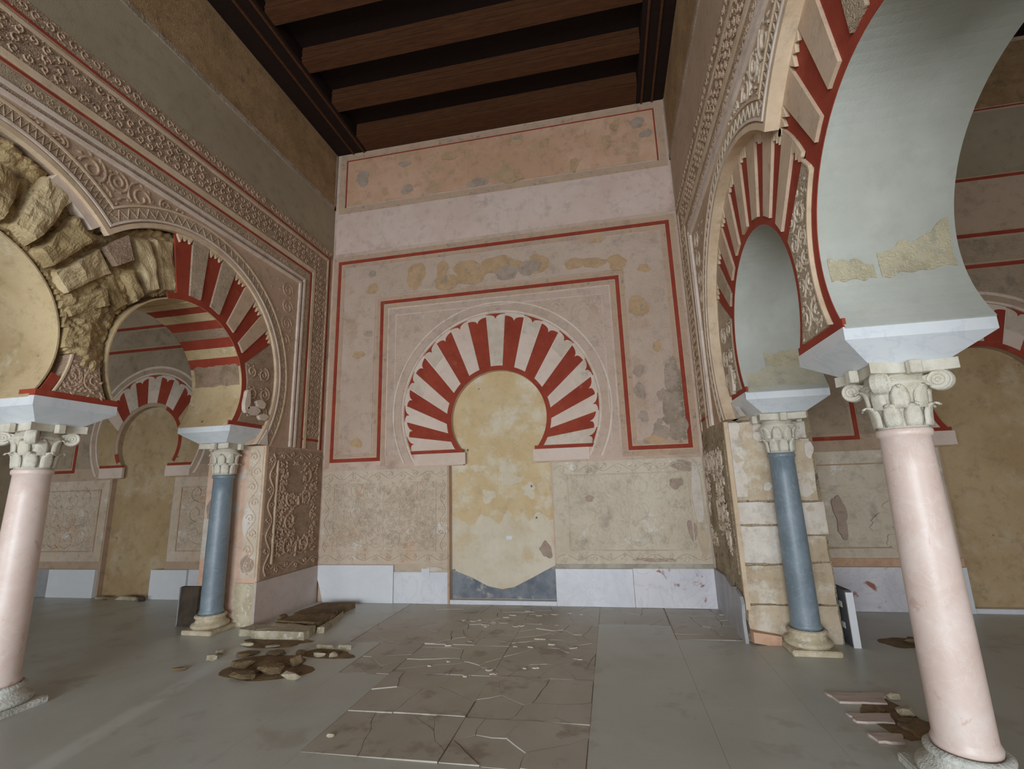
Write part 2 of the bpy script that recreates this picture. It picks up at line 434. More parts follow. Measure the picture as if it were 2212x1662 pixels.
def warp(s, box_):
    """uneven broken edges that match between neighbours; straight where the slab was sawn"""
    x0, x1, y0, y1 = box_; out = []
    for i in range(len(s)):
        p, q = s[i], s[(i+1) % len(s)]; L = math.hypot(q[0]-p[0], q[1]-p[1]); n = max(1, int(L/.07))
        for k in range(n):
            x, y = p[0]+(q[0]-p[0])*k/n, p[1]+(q[1]-p[1])*k/n
            e = max(0, min(1, (min(x-x0, x1-x, y-y0, y1-y)-.01)/.06)); v = Vector((x*5, y*5, 1.3)); v2 = Vector((x*21, y*21, 4.1))
            out.append((x+e*(.035*mnoise.noise(v)+.012*mnoise.noise(v2)), y+e*(.035*mnoise.noise(v+Vector((7, 3, 0)))+.012*mnoise.noise(v2+Vector((7, 3, 0))))))
    return out
def frag(poly, g, z, mat, tilt=0, box_=None):
    s = shrink(poly, g)
    if len(s) < 3: return
    if box_: s = warp(s, box_)
    n = len(s); cx = sum(p[0] for p in s)/n; cy = sum(p[1] for p in s)/n
    ax, ay = RND.uniform(-tilt, tilt), RND.uniform(-tilt, tilt)
    fr = Frame(lambda u, v, d: (u, v, d+((u-cx)*ax+(v-cy)*ay if d > -.03 else 0)))
    prism('slab_fragment' if tilt else 'floor_slab', fr, s, -.04, z, mat, floor)
def shatter(x0, x1, y0, y1, n, gaps, zr, tilt):
    sd = [(RND.uniform(x0, x1), RND.uniform(y0, y1)) for _ in range(n)]
    for i, a in enumerate(sd):
        p = rect(x0, x1, y0, y1)
        for j, b in enumerate(sd):
            if i == j: continue
            nx, ny = b[0]-a[0], b[1]-a[1]; c = (b[0]**2+b[1]**2-a[0]**2-a[1]**2)/2
            p = clip(p, nx, ny, c)
            if len(p) < 3: break
        if len(p) >= 3: frag(p, RND.choice(gaps), RND.uniform(*zr), 'floor_old', tilt, (x0, x1, y0, y1))
# old cracked slabs
XS = [-2.03, -1.12, -.25]
YS = [3.05, 3.62, 4.36, 5.12, 5.92, 6.77]
for i in range(2):
    for j in range(5):
        n = (4, 5, 10, 14, 12)[j] + (0, 2)[i]
        shatter(XS[i], XS[i+1], YS[j], YS[j+1], n, (.0006, .0008, .001, .002, .005), (-.002, .005), .016)
shatter(-2.86, -2.03, 5.12, 6.77, 9, (.0008, .002), (-.002, .002), .008)
shatter(-2.5, -2.03, 4.30, 5.11, 6, (.0008, .002, .004), (-.002, .004), .012)
shatter(-.25, .54, 6.0, 6.77, 6, (.0008, .002), (-.002, .003), .010)
shatter(.55, 1.23, 5.52, 6.77, 12, (.001, .003, .006), (-.003, .005), .016)
for i in range(34):
    u_, v_ = RND.uniform(-1.9, -.35), RND.uniform(4.3, 6.5)
    prism('mortar_chip', FLOOR, irregular(u_, v_, RND.uniform(.02, .06), RND.uniform(.012, .03), 600+i, 12, .6), -.004, RND.uniform(.006, .010), 'pier_white', floor)
# large restored slabs around
def slabs(xs, ys):
    for a, b in zip(xs, xs[1:]):
        for c, d in zip(ys, ys[1:]): frag(rect(a, b, c, d), .0008, 0.0, 'floor_new')
slabs([LW0-.3, -8.2, -6.2, -4.4, -3.2, -2.87], [YF-.3, -1.5, .5, 2.4, 4.3, 5.11])
slabs([LW0-.3, -8.2, -6.2, -4.4, -2.87], [5.11, D+.3])
slabs([-2.87, -2.51, -2.03], [YF-.3, .5, 2.4, 4.29])
slabs([-2.87, -2.51], [4.29, 5.11])
slabs([-2.03, -.25], [YF-.3, -.5, 1.5, 3.05])
slabs([-.25, .545, 1.24], [YF-.3, .2, 2.1, 4.0, 5.51]); slabs([-.25, .545], [5.51, 5.99])
for u_, v_, a_, b_, sd_ in ((-3.25, 4.32, .55, .34, 1), (-2.9, 4.72, .35, .16, 2), (-3.7, 5.0, .5, .2, 3), (1.74, 4.0, .22, .36, 4), (2.7, 5.6, .3, .2, 6)):
    prism('dust_patch', FLOOR, irregular(u_, v_, a_, b_, sd_, 30, .35), -.002, .0012+.0003*sd_, 'dust', floor)
slabs([1.24, 3.2, 5.2, RW1+.3], [YF-.3, -.5, 1.6, 3.4, 5.2, D+.3])

# ------------------------------------------------------------------ back walls with walled-up horseshoe arches
def blind_wall(name, label, u0, u1, uc, za, ra, chz, hw, ze, re, wall_mat, infill_mat, zi0=1.90):
    half = math.sqrt(ra*ra-(za-chz)**2); a0 = math.degrees(math.asin((chz-za)/ra))
    pts = [(u0, -.02), (uc-hw, -.02), (uc-hw, zi0), (uc-half, zi0), (uc-half, chz)]
    pts += arc(uc, za, ra, 180-a0, a0, 56)
    pts += [(uc+half, zi0), (uc+hw, zi0), (uc+hw, -.02), (u1, -.02), (u1, H+.4), (u0, H+.4)]
    w = prism(name, BACK, pts, -.30, 0, wall_mat)
    tag(w, label, 'wall', kind='structure')
    prism('infill_masonry', BACK, rect(uc-hw-.05, uc+hw+.05, -.02, za+ra+.05), -.42, -.085, infill_mat, w)
    return w, half, a0
def border(name, fr, pts, w, d0, d1, mat, parent, closed=True):
    """strip of width w along an axis-aligned polyline, as one mesh"""
    bm = bmesh.new(); n = len(pts)
    for i in range(n if closed else n-1):
        a, b = pts[i], pts[(i+1) % n]
        if abs(a[0]-b[0]) < 1e-6:
            add_prism(bm, fr, rect(a[0]-w/2, a[0]+w/2, min(a[1], b[1])-w/2, max(a[1], b[1])+w/2), d0, d1)
        else:
            add_prism(bm, fr, rect(min(a[0], b[0])+w/2, max(a[0], b[0])-w/2, a[1]-w/2, a[1]+w/2), d0, d1)
    return from_bm(name, bm, mat, parent)
def portal(ou0, ou1, ov, iu0, iu1, iv, vb):
    return [(ou0, vb), (ou0, ov), (ou1, ov), (ou1, vb), (iu1, vb), (iu1, iv), (iu0, iv), (iu0, vb)]
def rough_strip(u0, u1, v0, v1, seed):
    rnd = random.Random(seed); n = 16; j = lambda: rnd.uniform(-.012, .012)
    return [(u0+j(), v0+(v1-v0)*i/n) for i in range(n+1)]+[(u1+j(), v1-(v1-v0)*i/n) for i in range(n+1)]
def inset_portal(p, e):
    (a, b), (_, c), (d, _), _, (f, _), (_, g), (i, _), _ = p
    return portal(a+e, d-e, c-e, i-e, f+e, g+e, b+e)
def lobed(P, a0, a1, c, r, e0, e1, n=14):
    """outer edge with two rounded lobes and a notch between"""
    out = []
    for i in range(n+1):
        t = i/n; x = 2*t if t <= .5 else 2-2*t
        e = e0+(e1-e0)*(1-math.sqrt(max(0, 1-x*x)))
        a = a0+(a1-a0)*t; q = ray_circ(P, a, c, r-e); out.append(q)
    return out
def blind_voussoirs(w, uc, P, zin, rin, ze, re, n, e0, e1, lim=None, keep=(0, 180)):
    step = 180/n
    for k in range(n):
        a0, a1 = k*step, (k+1)*step; light = k % 2 == 0
        inner = [ray_circ(P, a0+(a1-a0)*i/6, (uc, zin), rin) for i in range(7)]
        edge = lobed(P, a0, a1, (uc, ze), re, e0 if light else e0+.03, e1 if light else e1+.03)
        rim = [ray_circ(P, a0+(a1-a0)*i/6, (uc, ze), re) for i in range(7)]
        if a0 < keep[0] or a1 > keep[1]:            # lost voussoirs, smoothed over
            prism('plaster_infill', BACK, inner+rim[::-1], 0, .004, 'infill_aisle', w); continue
        mat = 'red_paint'
        if light: mat = 'carved_white' if k in (0, 10) else 'light_voussoir'
        prism('voussoir', BACK, inner+edge[::-1], 0, .010 if light else .005, mat, w)
        prism('voussoir_cap', BACK, edge+rim[::-1], 0, .005 if light else .010, 'red_paint' if light else 'light_voussoir', w)
        if light and k in (4, 6, 8, 14, 16):
            q = lobed(P, a0+.6, a1-.6, (uc, ze), re, e0+.01, e1+.01); lo = [ray_circ(P, a0+.6+(step-1.2)*i/4, (uc, ze), re-.28) for i in range(5)]
            prism('carved_fragment', BACK, lo+q[::-1], .010, .014, 'carved_white', w)
    ring = arc(uc, zin, rin, -33.5, 213.5, 60) if lim is None else arc(uc, zin, rin, lim, 180-lim, 60)
    rin2 = rin-.068
    a_ = math.degrees(math.asin((P[1]-.03-zin)/rin2)); inn = arc(uc, zin, rin2, 180-a_, a_, 60)
    if keep == (0, 180):
        prism('intrados_border', BACK, ring+inn, 0, .0045, 'red_paint', w)
    else:
        for b0_, b1_ in ((-31, 62), (196, 210)):
            prism('intrados_border', BACK, arc(uc, zin, rin, b0_, b1_, 30)+arc(uc, zin, rin2, b1_, b0_, 30), 0, .0045, 'red_paint', w)

UC = -1.56
wb, half, a0 = blind_wall('wall_back', 'pink plaster end wall with walled-up red and white horseshoe arch', XL-.02, XR+.02, UC, 2.57, .722, 2.09, .745, 2.716, 1.482, 'plaster_pink', 'infill')
PB = portal(-4.24, 1.09, 5.36, -3.45, .30, 4.57, 2.04)
border('red_border', BACK, PB, .055, 0, .008, 'red_paint', wb)
border('ochre_border', BACK, inset_portal(PB, -.075), .07, 0, .006, 'ochre_edge', wb, closed=False)
border('ochre_border', BACK, inset_portal(PB, .07), .06, 0, .006, 'ochre_edge', wb)
pin = inset_portal(PB, .115)
prism('carved_band', BACK, pin, 0, .011, 'carved_pink', wb)
# spandrel plate inside the inner frame with the ring around the voussoirs
sp = [(-3.325, 2.09), (-3.325, 4.445), (.175, 4.445), (.175, 2.09)]
a_ = math.degrees(math.asin((2.09-2.716)/1.66))
prism('carved_spandrel', BACK, sp+arc(UC, 2.716, 1.66, a_, 180-a_, 60), 0, .0075, 'carved_pink', wb)
border('spandrel_moulding', BACK, [(-3.33, 2.09), (-3.33, 4.45), (.18, 4.45), (.18, 2.09)], .022, .004, .013, 'plaster_band', wb, closed=False)
border('spandrel_moulding', BACK, [(-3.20, 2.09), (-3.20, 4.33), (.06, 4.33), (.06, 2.09)], .015, .004, .011, 'plaster_band', wb, closed=False)
for r0, r1, dd, mt in ((1.49, 1.515, .010, 'bead_pale'), (1.53, 1.63, .0085, 'carved_pink'), (1.64, 1.665, .012, 'bead_pale')):
    b0 = math.degrees(math.asin((1.96-2.716)/r0)); b1 = math.degrees(math.asin((1.96-2.716)/r1))
    prism('arch_ring', BACK, arc(UC, 2.716, r1, b1, 180-b1, 64)+arc(UC, 2.716, r0, 180-b0, b0, 64), 0, dd, mt, wb)
rl = Relief(BACK, .0075, lambda u, v: (u-UC)**2+(v-2.716)**2 > 1.70**2 and -3.18 < u < .04 and v < 4.31)
for s in (-1, 1):
    for (du, v, r) in ((1.32, 4.05, .22), (1.45, 3.62, .14), (.92, 4.20, .11), (1.5, 4.24, .09), (.62, 4.28, .06)):
        rl.spiral(UC+s*du, v, r, 0, 1.6, .018, .008, s, 26)
        for k in range(7): rl.leaf(UC+s*du+r*math.cos(k*.9), v+r*math.sin(k*.9), k*.9+.6, r*.45, r*.25, .008)
rl.build('scroll_relief', 'plaster_pink', wb)
blind_voussoirs(wb, UC, (UC, 2.14), 2.57, .79, 2.716, 1.475, 21, .012, .085, -33.0)
for s in (-1, 1):
    a, b = sorted((UC+s*(half-.01), UC+s*1.37)); prism('red_sill', BACK, rect(a, b, 2.085, 2.135), 0, .006, 'red_paint', wb)
    a, b = sorted((UC+s*(half-.035), UC+s*1.30)); prism('impost_slab', BACK, rect(a, b, 1.915, 2.085), -.02, .018, 'light_voussoir', wb)
# plain band and painted panel below the ceiling
prism('plain_band', BACK, rect(XL+.05, XR-.02, 5.53, 6.28), 0, .006, 'plaster_band', wb)
prism('upper_panel', BACK, rect(-4.17, 1.05, 6.43, 7.31), 0, .008, 'panel_peach', wb)
border('upper_red_border', BACK, [(-4.19, 6.41), (-4.19, 7.32), (1.06, 7.32), (1.06, 6.41)], .022, 0, .011, 'red_paint', wb, closed=False)
border('upper_ochre_border', BACK, [(-4.27, 6.35), (-4.27, 7.40), (1.14, 7.40), (1.14, 6.35)], .10, 0, .008, 'ochre_edge', wb)
# original fragments set into the restored plaster
FR = [(-2.87, 4.98, .17, .22, 'fragment_ochre'), (-2.42, 5.03, .10, .16, 'fragment_ochre'), (-2.33, 4.80, .26, .12, 'fragment_ochre'), (-1.95, 4.92, .30, .20, 'fragment_ochre'), (-1.45, 4.98, .34, .16, 'fragment_ochre'),
      (-1.36, 4.84, .21, .11, 'fragment_grey'), (-1.0, 4.88, .16, .13, 'fragment_grey'), (-.86, 4.93, .18, .15, 'fragment_ochre'), (-.30, 4.86, .15, .10, 'fragment_ochre'), (-.02, 4.84, .18, .09, 'fragment_ochre'), (.32, 4.80, .15, .12, 'fragment_ochre'),
      (.70, 4.66, .09, .07, 'fragment_ochre'), (.57, 4.08, .14, .17, 'fragment_ochre'), (-3.64, 5.10, .06, .07, 'fragment_grey'), (-3.62, 4.83, .11, .09, 'fragment_ochre'), (-3.67, 4.06, .07, .06, 'fragment_grey'), (-3.84, 3.72, .10, .07, 'fragment_ochre'), (-3.82, 2.30, .11, .07, 'fragment_ochre'),
      (.78, 3.46, .06, .09, 'fragment_ochre'), (.50, 3.12, .08, .09, 'fragment_grey'), (.49, 2.83, .08, .12, 'fragment_grey'), (.51, 2.47, .07, .08, 'fragment_grey'), (.93, 3.0, .10, .24, 'fragment_grey'), (.90, 2.62, .13, .26, 'fragment_dark'), (.95, 2.32, .12, .20, 'fragment_dark'), (.72, 2.22, .15, .10, 'fragment_grey'), (.62, 2.14, .14, .06, 'fragment_ochre'), (.06, 5.20, .10, .05, 'fragment_ochre'),
      (-3.88, 6.93, .13, .15, 'fragment_grey'), (-3.05, 6.58, .11, .09, 'fragment_grey'), (-3.45, 6.60, .05, .08, 'fragment_ochre'), (-1.80, 6.50, .18, .08, 'fragment_grey'), (-1.25, 6.50, .22, .10, 'fragment_ochre'), (-.22, 6.55, .07, .12, 'fragment_ochre'), (.31, 6.87, .09, .11, 'fragment_ochre'), (.45, 7.11, .07, .08, 'fragment_ochre'), (.80, 7.12, .12, .09, 'fragment_grey'), (.92, 6.90, .10, .07, 'fragment_grey'), (-1.12, 7.18, .12, .10, 'fragment_ochre'), (-.68, 7.03, .09, .08, 'fragment_ochre'), (-3.10, 7.08, .12, .05, 'fragment_grey'), (-2.3, 7.08, .14, .08, 'fragment_ochre')]
for i, (u, v, ru, rv, mt) in enumerate(FR):
    prism('carved_fragment', BACK, irregular(u, v, ru*1.15, rv*1.15, i+11, 22, .32), .004, .0135+.0006*(i % 7), mt, wb)
# cable ornament left in the frame's lower right corner, its shade put into the colour
prism('carved_fragment', BACK, rough_strip(1.00, 1.055, 2.12, 3.10, 5), .004, .020, 'fragment_dark', wb)
rl = Relief(BACK, .020); leaf_field(rl, 1.0, 1.055, 2.14, 3.05, .03, .010, 12); rl.build('cable_relief', 'fragment_dark', wb)
for i, (u, v, a, b) in enumerate(((.80, 2.75, .10, .12), (.86, 2.42, .12, .10), (.70, 2.35, .07, .09), (.90, 2.20, .14, .06), (.96, 3.2, .06, .12))):
    prism('carved_fragment', BACK, irregular(u, v, a, b, 500+i, 30, .55), .004, .0182+.0004*i, 'fragment_dark' if i % 2 else 'fragment_grey', wb)
# carved lower panels
for (a, b, seed, mt, rm) in ((XL+.03, UC-.765, 3, 'lower_stucco', 'relief_stucco'), (UC+.765, XR-.03, 8, 'lower_stucco_pale', 'relief_grey')):
    prism('lower_panel', BACK, rect(a, b, .53, 1.885), 0, .012, mt, wb)
    border('panel_moulding', BACK, [(a+.2, .70), (a+.2, 1.70), (b-.2, 1.70), (b-.2, .70)], .016, .012, .024, rm, wb)
    rl = Relief(BACK, .012)
    vine_panel(rl, a+.22, b-.22, .72, 1.68, seed, .016, .010 if seed == 3 else .006, 3, .06, .10, .024 if seed == 3 else .011)
    frieze(rl, [(a+.02, 1.79), (b-.02, 1.79)], .14, .2, .014, .012, 2); frieze(rl, [(a+.02, .61), (b-.02, .61)], .12, .2, .014, .012, 5)
    frieze(rl, [(b-.09, .70), (b-.09, 1.70)], .13, .18, .014, .012, 4)
    if seed == 3: frieze(rl, [(a+.09, .70), (a+.09, 1.70)], .13, .18, .014, .012, 6)
    rl.build('vine_relief', mt, wb)
prism('mortar_patch', BACK, irregular(1.10, 1.42, .075, .42, 4, 12, .2), .01, .0352, 'pier_white', wb)
prism('mortar_patch', BACK, irregular(1.12, .95, .07, .35, 9, 12, .2), .01, .0287, 'pier_sand', wb)
for i, (u, v, ru, rv) in enumerate(((.95, 1.78, .15, .10), (.85, 1.55, .12, .08), (1.0, .95, .08, .14), (-.3, 1.38, .08, .05), (.5, .58, .3, .03))):
    prism('carved_fragment', BACK, irregular(u, v, ru, rv, 70+i, 14, .4), .01, .0215+.0003*i, 'fragment_grey', wb)
# marble dado
def slab(u0, u1, v0, v1, mat, d=.03, fr=BACK, parent=wb, poly=None):
    return prism('marble_slab', fr, poly or rect(u0, u1, v0, v1), .004, d, mat, parent)
slab(0, 0, 0, 0, 'marble_plain', .045, poly=[(-4.25, .002), (-3.15, .002), (-3.15, .515), (XL+.03, .515), (XL+.03, .34), (-4.30, .18)])
slab(-3.145, UC-.75, .002, .42, 'marble_white')
slab(UC+.75, .20, .002, .47, 'marble_white'); slab(.205, XR-.035, .002, .475, 'marble_stained', .034)
prism('mortar_strip', BACK, rect(UC+.75, XR-.03, .475, .53), .002, .02, 'mortar', wb)
prism('mortar_strip', BACK, rect(-3.14, UC-.76, .42, .53), .002, .014, 'relief_grey', wb)
prism('mortar_patch', BACK, irregular(-2.55, .46, .14, .035, 5, 10, .3), .01, .03, 'pier_white', wb)
box('wall_tag', -2.72, -2.60, D-.040, D-.03, .36, .47, 'marble_white', wb)
# blocked doorway: bluish lower plaster, threshold, paper tag
lowp = [(UC-.745, .06), (UC+.745, .06), (UC+.745, .50), (UC+.60, .43), (UC+.40, .33), (UC+.15, .21), (UC-.02, .18), (UC-.22, .22), (UC-.45, .33), (UC-.745, .44)]
pale = [(UC-.745, .42), (UC-.3, .2), (UC+.3, .2), (UC+.745, .42)]+[(UC+.745-1.49*i/30, 1.12+.22*mnoise.noise(Vector((i*.35, 2.2, 0)))+.06*mnoise.noise(Vector((i*1.3, 5.2, 0)))) for i in range(31)]
prism('pale_plaster', BACK, pale, -.086, -.0825, 'infill_pale', wb)
for i, (u, v, a, b) in enumerate(((-1.45, 1.72, .22, .16), (-1.15, 1.52, .14, .12), (-1.75, 1.45, .16, .10), (-1.9, 1.85, .12, .08))):
    prism('pale_plaster', BACK, irregular(u, v, a, b, 410+i, 34, .6), -.086, -.0832, 'infill_pale', wb)
prism('blue_plaster', BACK, lowp, -.086, -.080, 'infill_low', wb)
prism('plaster_scar', BACK, irregular(UC+.62, .70, .10, .13, 31, 12, .4), -.086, -.078, 'fragment_grey', wb)
prism('threshold', BACK, rect(UC-.745, UC+.745, 0, .055), -.10, .02, 'marble_white', wb)
prism('paper_tag', BACK, rect(-1.50, -1.42, .84, .89), -.086, -.080, 'white_tag', wb)
prism('jamb_edge', BACK, rect(UC-.775, UC-.745, .0, 1.90), 0, .0345, 'relief_tan', wb)

# aisle ends
def aisle(name, label, u0, u1, uc, seed):
    w, hf, aa = blind_wall(name, label, u0, u1, uc, 2.50, .62, 2.09, .63, 2.62, 1.06, 'plaster_right', 'infill_aisle')
    p = portal(uc-2.3, uc+2.3, 4.60, uc-1.5, uc+1.5, 4.17, 2.05)
    border('red_border', BACK, p, .05, 0, .008, 'red_paint', w)
    prism('carved_band', BACK, inset_portal(p, .06), 0, .010, 'carved_grey', w)
    prism('red_line', BACK, rect(u0+.02, u1-.02, 5.38, 5.42), 0, .006, 'red_paint', w)
    prism('upper_panel', BACK, rect(u0+.1, u1-.1, 6.45, 7.4), 0, .01, 'carved_ochre', w)
    prism('red_line', BACK, rect(u0+.05, u1-.05, 6.41, 6.43), 0, .008, 'red_paint', w)
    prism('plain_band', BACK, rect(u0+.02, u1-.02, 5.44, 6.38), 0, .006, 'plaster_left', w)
    b = math.degrees(math.asin((2.09-2.62)/1.22))
    prism('carved_spandrel', BACK, [(uc-1.46, 2.09), (uc-1.46, 4.13), (uc+1.46, 4.13), (uc+1.46, 2.09)]+arc(uc, 2.62, 1.22, b, 180-b, 48), 0, .006, 'carved_grey', w)
    for r0, r1 in ((1.07, 1.10), (1.18, 1.22)):
        b0 = math.degrees(math.asin((1.95-2.62)/r0)); b1 = math.degrees(math.asin((1.95-2.62)/r1))
        prism('arch_ring', BACK, arc(uc, 2.62, r1, b1, 180-b1, 48)+arc(uc, 2.62, r0, 180-b0, b0, 48), 0, .012, 'bead_pale', w)
    blind_voussoirs(w, uc, (uc, 2.13), 2.50, .685, 2.62, 1.06, 17, .012, .075, -32, (52, 143) if seed < 20 else (0, 180))
    for s in (-1, 1):
        a, b = sorted((uc+s*(hf-.01), uc+s*.95)); prism('red_sill', BACK, rect(a, b, 2.085, 2.13), 0, .006, 'red_paint', w)
        a, b = sorted((uc+s*(hf-.03), uc+s*.92)); prism('impost_slab', BACK, rect(a, b, 1.915, 2.085), -.02, .018, 'light_voussoir', w)
        a, b = sorted((uc+s*.655, uc+s*2.45))
        prism('lower_panel', BACK, rect(a, b, .56, 1.885), 0, .012, 'lower_stucco_pale' if seed > 20 else 'lower_stucco', w)
        rl = Relief(BACK, .012)
        border('panel_moulding', BACK, [(a+.16, .72), (a+.16, 1.72), (b-.16, 1.72), (b-.16, .72)], .016, .012, .024, 'relief_tan', w)
        vine_panel(rl, a+.2, b-.2, .74, 1.70, seed+s, .024, .018 if seed < 20 else .005, 3)
        rl.build('vine_relief', 'lower_stucco' if seed < 20 else 'lower_stucco_pale', w)
    return w
wla = aisle('wall_back_left', 'dim end wall of left aisle seen beyond the left arches', LW0, XL-TW-.2, -7.73, 12)
wra = aisle('wall_back_right', 'brownish end wall of right aisle seen behind right columns', XR+TW+.2, RW1, 4.60, 27)
for a, b, mt, dd in ((-9.33, -8.385, 'marble_plain', .06), (-9.9, -9.34, 'marble_grey', .03), (-7.29, -6.62, 'marble_plain', .06), (-6.61, -5.4, 'marble_white', .03)):
    slab(a, b, .002, .44, mt, dd, parent=wla)
slab(2.2, 3.84, .002, .50, 'marble_stained', .03, parent=wra); slab(3.85, 3.96, .002, .50, 'marble_plain', .05, parent=wra); slab(5.25, 6.6, .002, .50, 'marble_white', .03, parent=wra)
for i, (u, v, a, b) in enumerate(((3.38, 1.22, .16, .10), (3.20, 1.02, .20, .11), (3.45, .92, .16, .14), (3.30, .78, .13, .10), (3.52, 1.36, .10, .09), (2.75, 1.1, .1, .3))):
    prism('carved_fragment', BACK, irregular(u, v, a, b, 300+i, 30, .5), .01, .032+.0007*i, 'lower_stucco_pale' if i < 5 else 'fragment_grey', wra)
prism('dado_cap', BACK, rect(2.2, 3.96, .505, .60), .004, .03, 'panel_peach', wra)
prism('threshold', BACK, rect(3.97, 5.23, 0, .05), -.1, .02, 'marble_white', wra)

# ------------------------------------------------------------------ arcades
def arcade(side):
    L = side == 'left'
    fr = LEFT if L else RIGHT
    dv = -.045 if L else -.115                     # voussoir plane, behind the frame
    db = dv-TW
    nm = 'wall_left' if L else 'wall_right'
    # core of the wall above the columns
    ch = math.sqrt(RA*RA-(ZI-ZA)**2); aa = math.degrees(math.asin((ZI-ZA)/RA))
    pts = [(D+.02, 2.2), (D+.02, H+.4), (YA, H+.4), (YA, -.02), (-1.02, -.02), (-1.02, ZI)]
    pts = [(YA, H+.4), (YA, -.02), (YC[2]-ch-.42, -.02), (YC[2]-ch-.42, ZI), (YC[2]-ch, ZI)]
    for k in (2, 1, 0):
        pts += arc(YC[k], ZA, RA, 180-aa, aa, 48)
    pts += [(PY-.06, ZI), (PY-.06, 2.2), (D+.02, 2.2), (D+.02, H+.4)]
    be_ = math.degrees(math.asin((2.2-ZE)/(RE+.02)))
    core = prism(nm, fr, pts, db, dv-.14 if L else dv, 'rough_stone' if L else 'plaster_right')
    if L:                                          # sound plaster bed behind the surviving voussoirs
        bed = arc(YC[0], ZE, RE+.02, be_, 101.5, 40)+arc(YC[0], ZA, RA, 104, aa, 40)+[(5.44, ZI), (5.44, 2.2)]
        prism('voussoir_bed', fr, bed, dv-.15, dv, 'plaster_left', core)
        for k, lo_, hi_ in ((1, 97, 180-aa), (2, aa, 180-aa)):
            prism('voussoir_bed', fr, arc(YC[k], ZE, RE+.02, max(lo_, 40), min(hi_, 140), 40)+arc(YC[k], ZA, RA, hi_, lo_, 40), dv-.15, dv, 'plaster_left', core)
    tag(core, ('left arcade wall with ruined horseshoe arches and carved plaster bands' if L else 'right arcade wall with red and beige horseshoe arches close by'), 'arcade', kind='structure')
    # frame plate around the arch rings (proud of the voussoirs)
    RO = RE+.005
    c = 1.01; cusp = ZE+math.sqrt(RO*RO-c*c); ca = math.degrees(math.acos(c/RO))
    be = math.degrees(math.asin((2.2-ZE)/RO))
    fp = [(D+.01, 2.2), (D+.01, H+.35), (YA, H+.35), (YA, ZE), ]
    fp += arc(YC[2], ZE, RO, 180, ca, 30)[0:] + arc(YC[1], ZE, RO, 180-ca, ca, 40) + arc(YC[0], ZE, RO, 180-ca, be, 48)
    prism('frame_plate', fr, fp, dv-(.15 if L else .01), 0, 'plaster_tan', core)
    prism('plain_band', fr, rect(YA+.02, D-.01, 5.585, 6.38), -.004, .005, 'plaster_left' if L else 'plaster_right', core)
    # pier at the back wall
    fpier = prism('pier', fr, rect(PY, D+.01, -.02, 2.2), -.86, 0, 'pier_pink' if L else 'pier_strata', core)
    # soffits
    for k in (0, 1, 2):
        mt = 'soffit_sand' if L else 'soffit_grey'
        o = prism('soffit', fr, arc(YC[k], ZA, RA+.01, aa-.5, 180.5-aa, 56)+arc(YC[k], ZA, RA-.004, 180.5-aa, aa-.5, 56), db-.004, dv-(.05 if L and k == 1 else -.002), mt, core)
    # rings: bead, carved band, bead
    for k in range(3):
        lo = ca if k else be; hi = 180-ca
        def ringpiece(r0, r1, d0, d1, mt, name='arch_ring'):
            def lim(r):
                h = math.degrees(math.acos(min(1, c/r)))
                l = math.degrees(math.asin(max(-1, (2.2-ZE)/r))) if k == 0 else h
                return l, 180-h
            l0, h0 = lim(r0); l1, h1 = lim(r1)
            prism(name, fr, arc(YC[k], ZE, r1, l1, h1, 52)+arc(YC[k], ZE, r0, h0, l0, 52), d0, d1, mt, core)
        ringpiece(RE-.03, RE+.015, dv-.005, .012, 'bead', 'arch_bead')
        ringpiece(RE+.03, RE+.05, -.005, .020, 'bead_pale', 'arch_bead')
        ringpiece(RE+.05, RE+.165, -.005, .006, 'carved_grey')
        ringpiece(RE+.165, RE+.185, -.005, .018, 'bead', 'arch_bead')
        rl = Relief(fr, .006, None); n = 40
        l = math.degrees(math.acos(c/(RE+.1))); l0 = be+6 if k == 0 else l
        zz = []
        for i in range(n*2+1):
            a = rad(l0+(180-l-l0)*i/(2*n)); r = RE+(.065 if i % 2 else .15); zz.append((YC[k]+r*math.cos(a), ZE+r*math.sin(a)))
        rl.ribbon(zz, .012, .010); rl.build('zigzag_relief', 'relief_tan' if L else 'relief_grey', core)
    # carved bands of the rectangular frame: verticals next to the back wall, then along the top
    def band(v0, v1, u_in, mt, d, name):
        # v0..v1 height of horizontal part, vertical part mirrors it at the corner
        off0, off1 = v0-4.70, v1-4.70
        prism(name, fr, rect(YA+.02, 5.98+off1*1.0, v0, v1), -.004, d, mt, core)
        prism(name, fr, rect(5.98+off0*1.0, 5.98+off1*1.0, 2.21, v0), -.004, d, mt, core)
    band(4.66, 4.695, 0, 'bead_pale', .030, 'frame_bead')
    band(4.745, 4.78, 0, 'bead_pale', .030, 'frame_bead')
    band(4.70, 4.74, 0, 'carved_tan', .010, 'frame_band')
    band(4.79, 4.90, 0, 'carved_grey', .010, 'frame_band')
    band(4.932, 4.955, 0, 'red_paint' if L else 'carved_tan', .008, 'red_border')
    band(4.97, 5.03, 0, 'bead', .018, 'frame_bead')
    band(5.04, 5.34, 0, 'carved_tan', .006, 'frame_band')
    band(5.345, 5.375, 0, 'bead', .018, 'frame_bead')
    band(5.415, 5.435, 0, 'red_paint' if L else 'carved_tan', .010, 'red_border')
    prism('frame_band', fr, rect(YA+.02, D-.02, 5.44, 5.58), -.004, .008, 'carved_tan', core)
    prism('red_border', fr, rect(6.23, 6.72, 2.33, 2.365), -.004, .012, 'red_paint', core)
    rl = Relief(fr, .007, None)
    leaf_field(rl, 1.2, 6.45, 5.05, 5.33, .055, .012, 3)
    leaf_field(rl, 6.33, 6.62, 2.40, 5.05, .055, .012, 4)
    leaf_field(rl, 1.2, 6.05, 4.80, 4.89, .045, .010, 5)
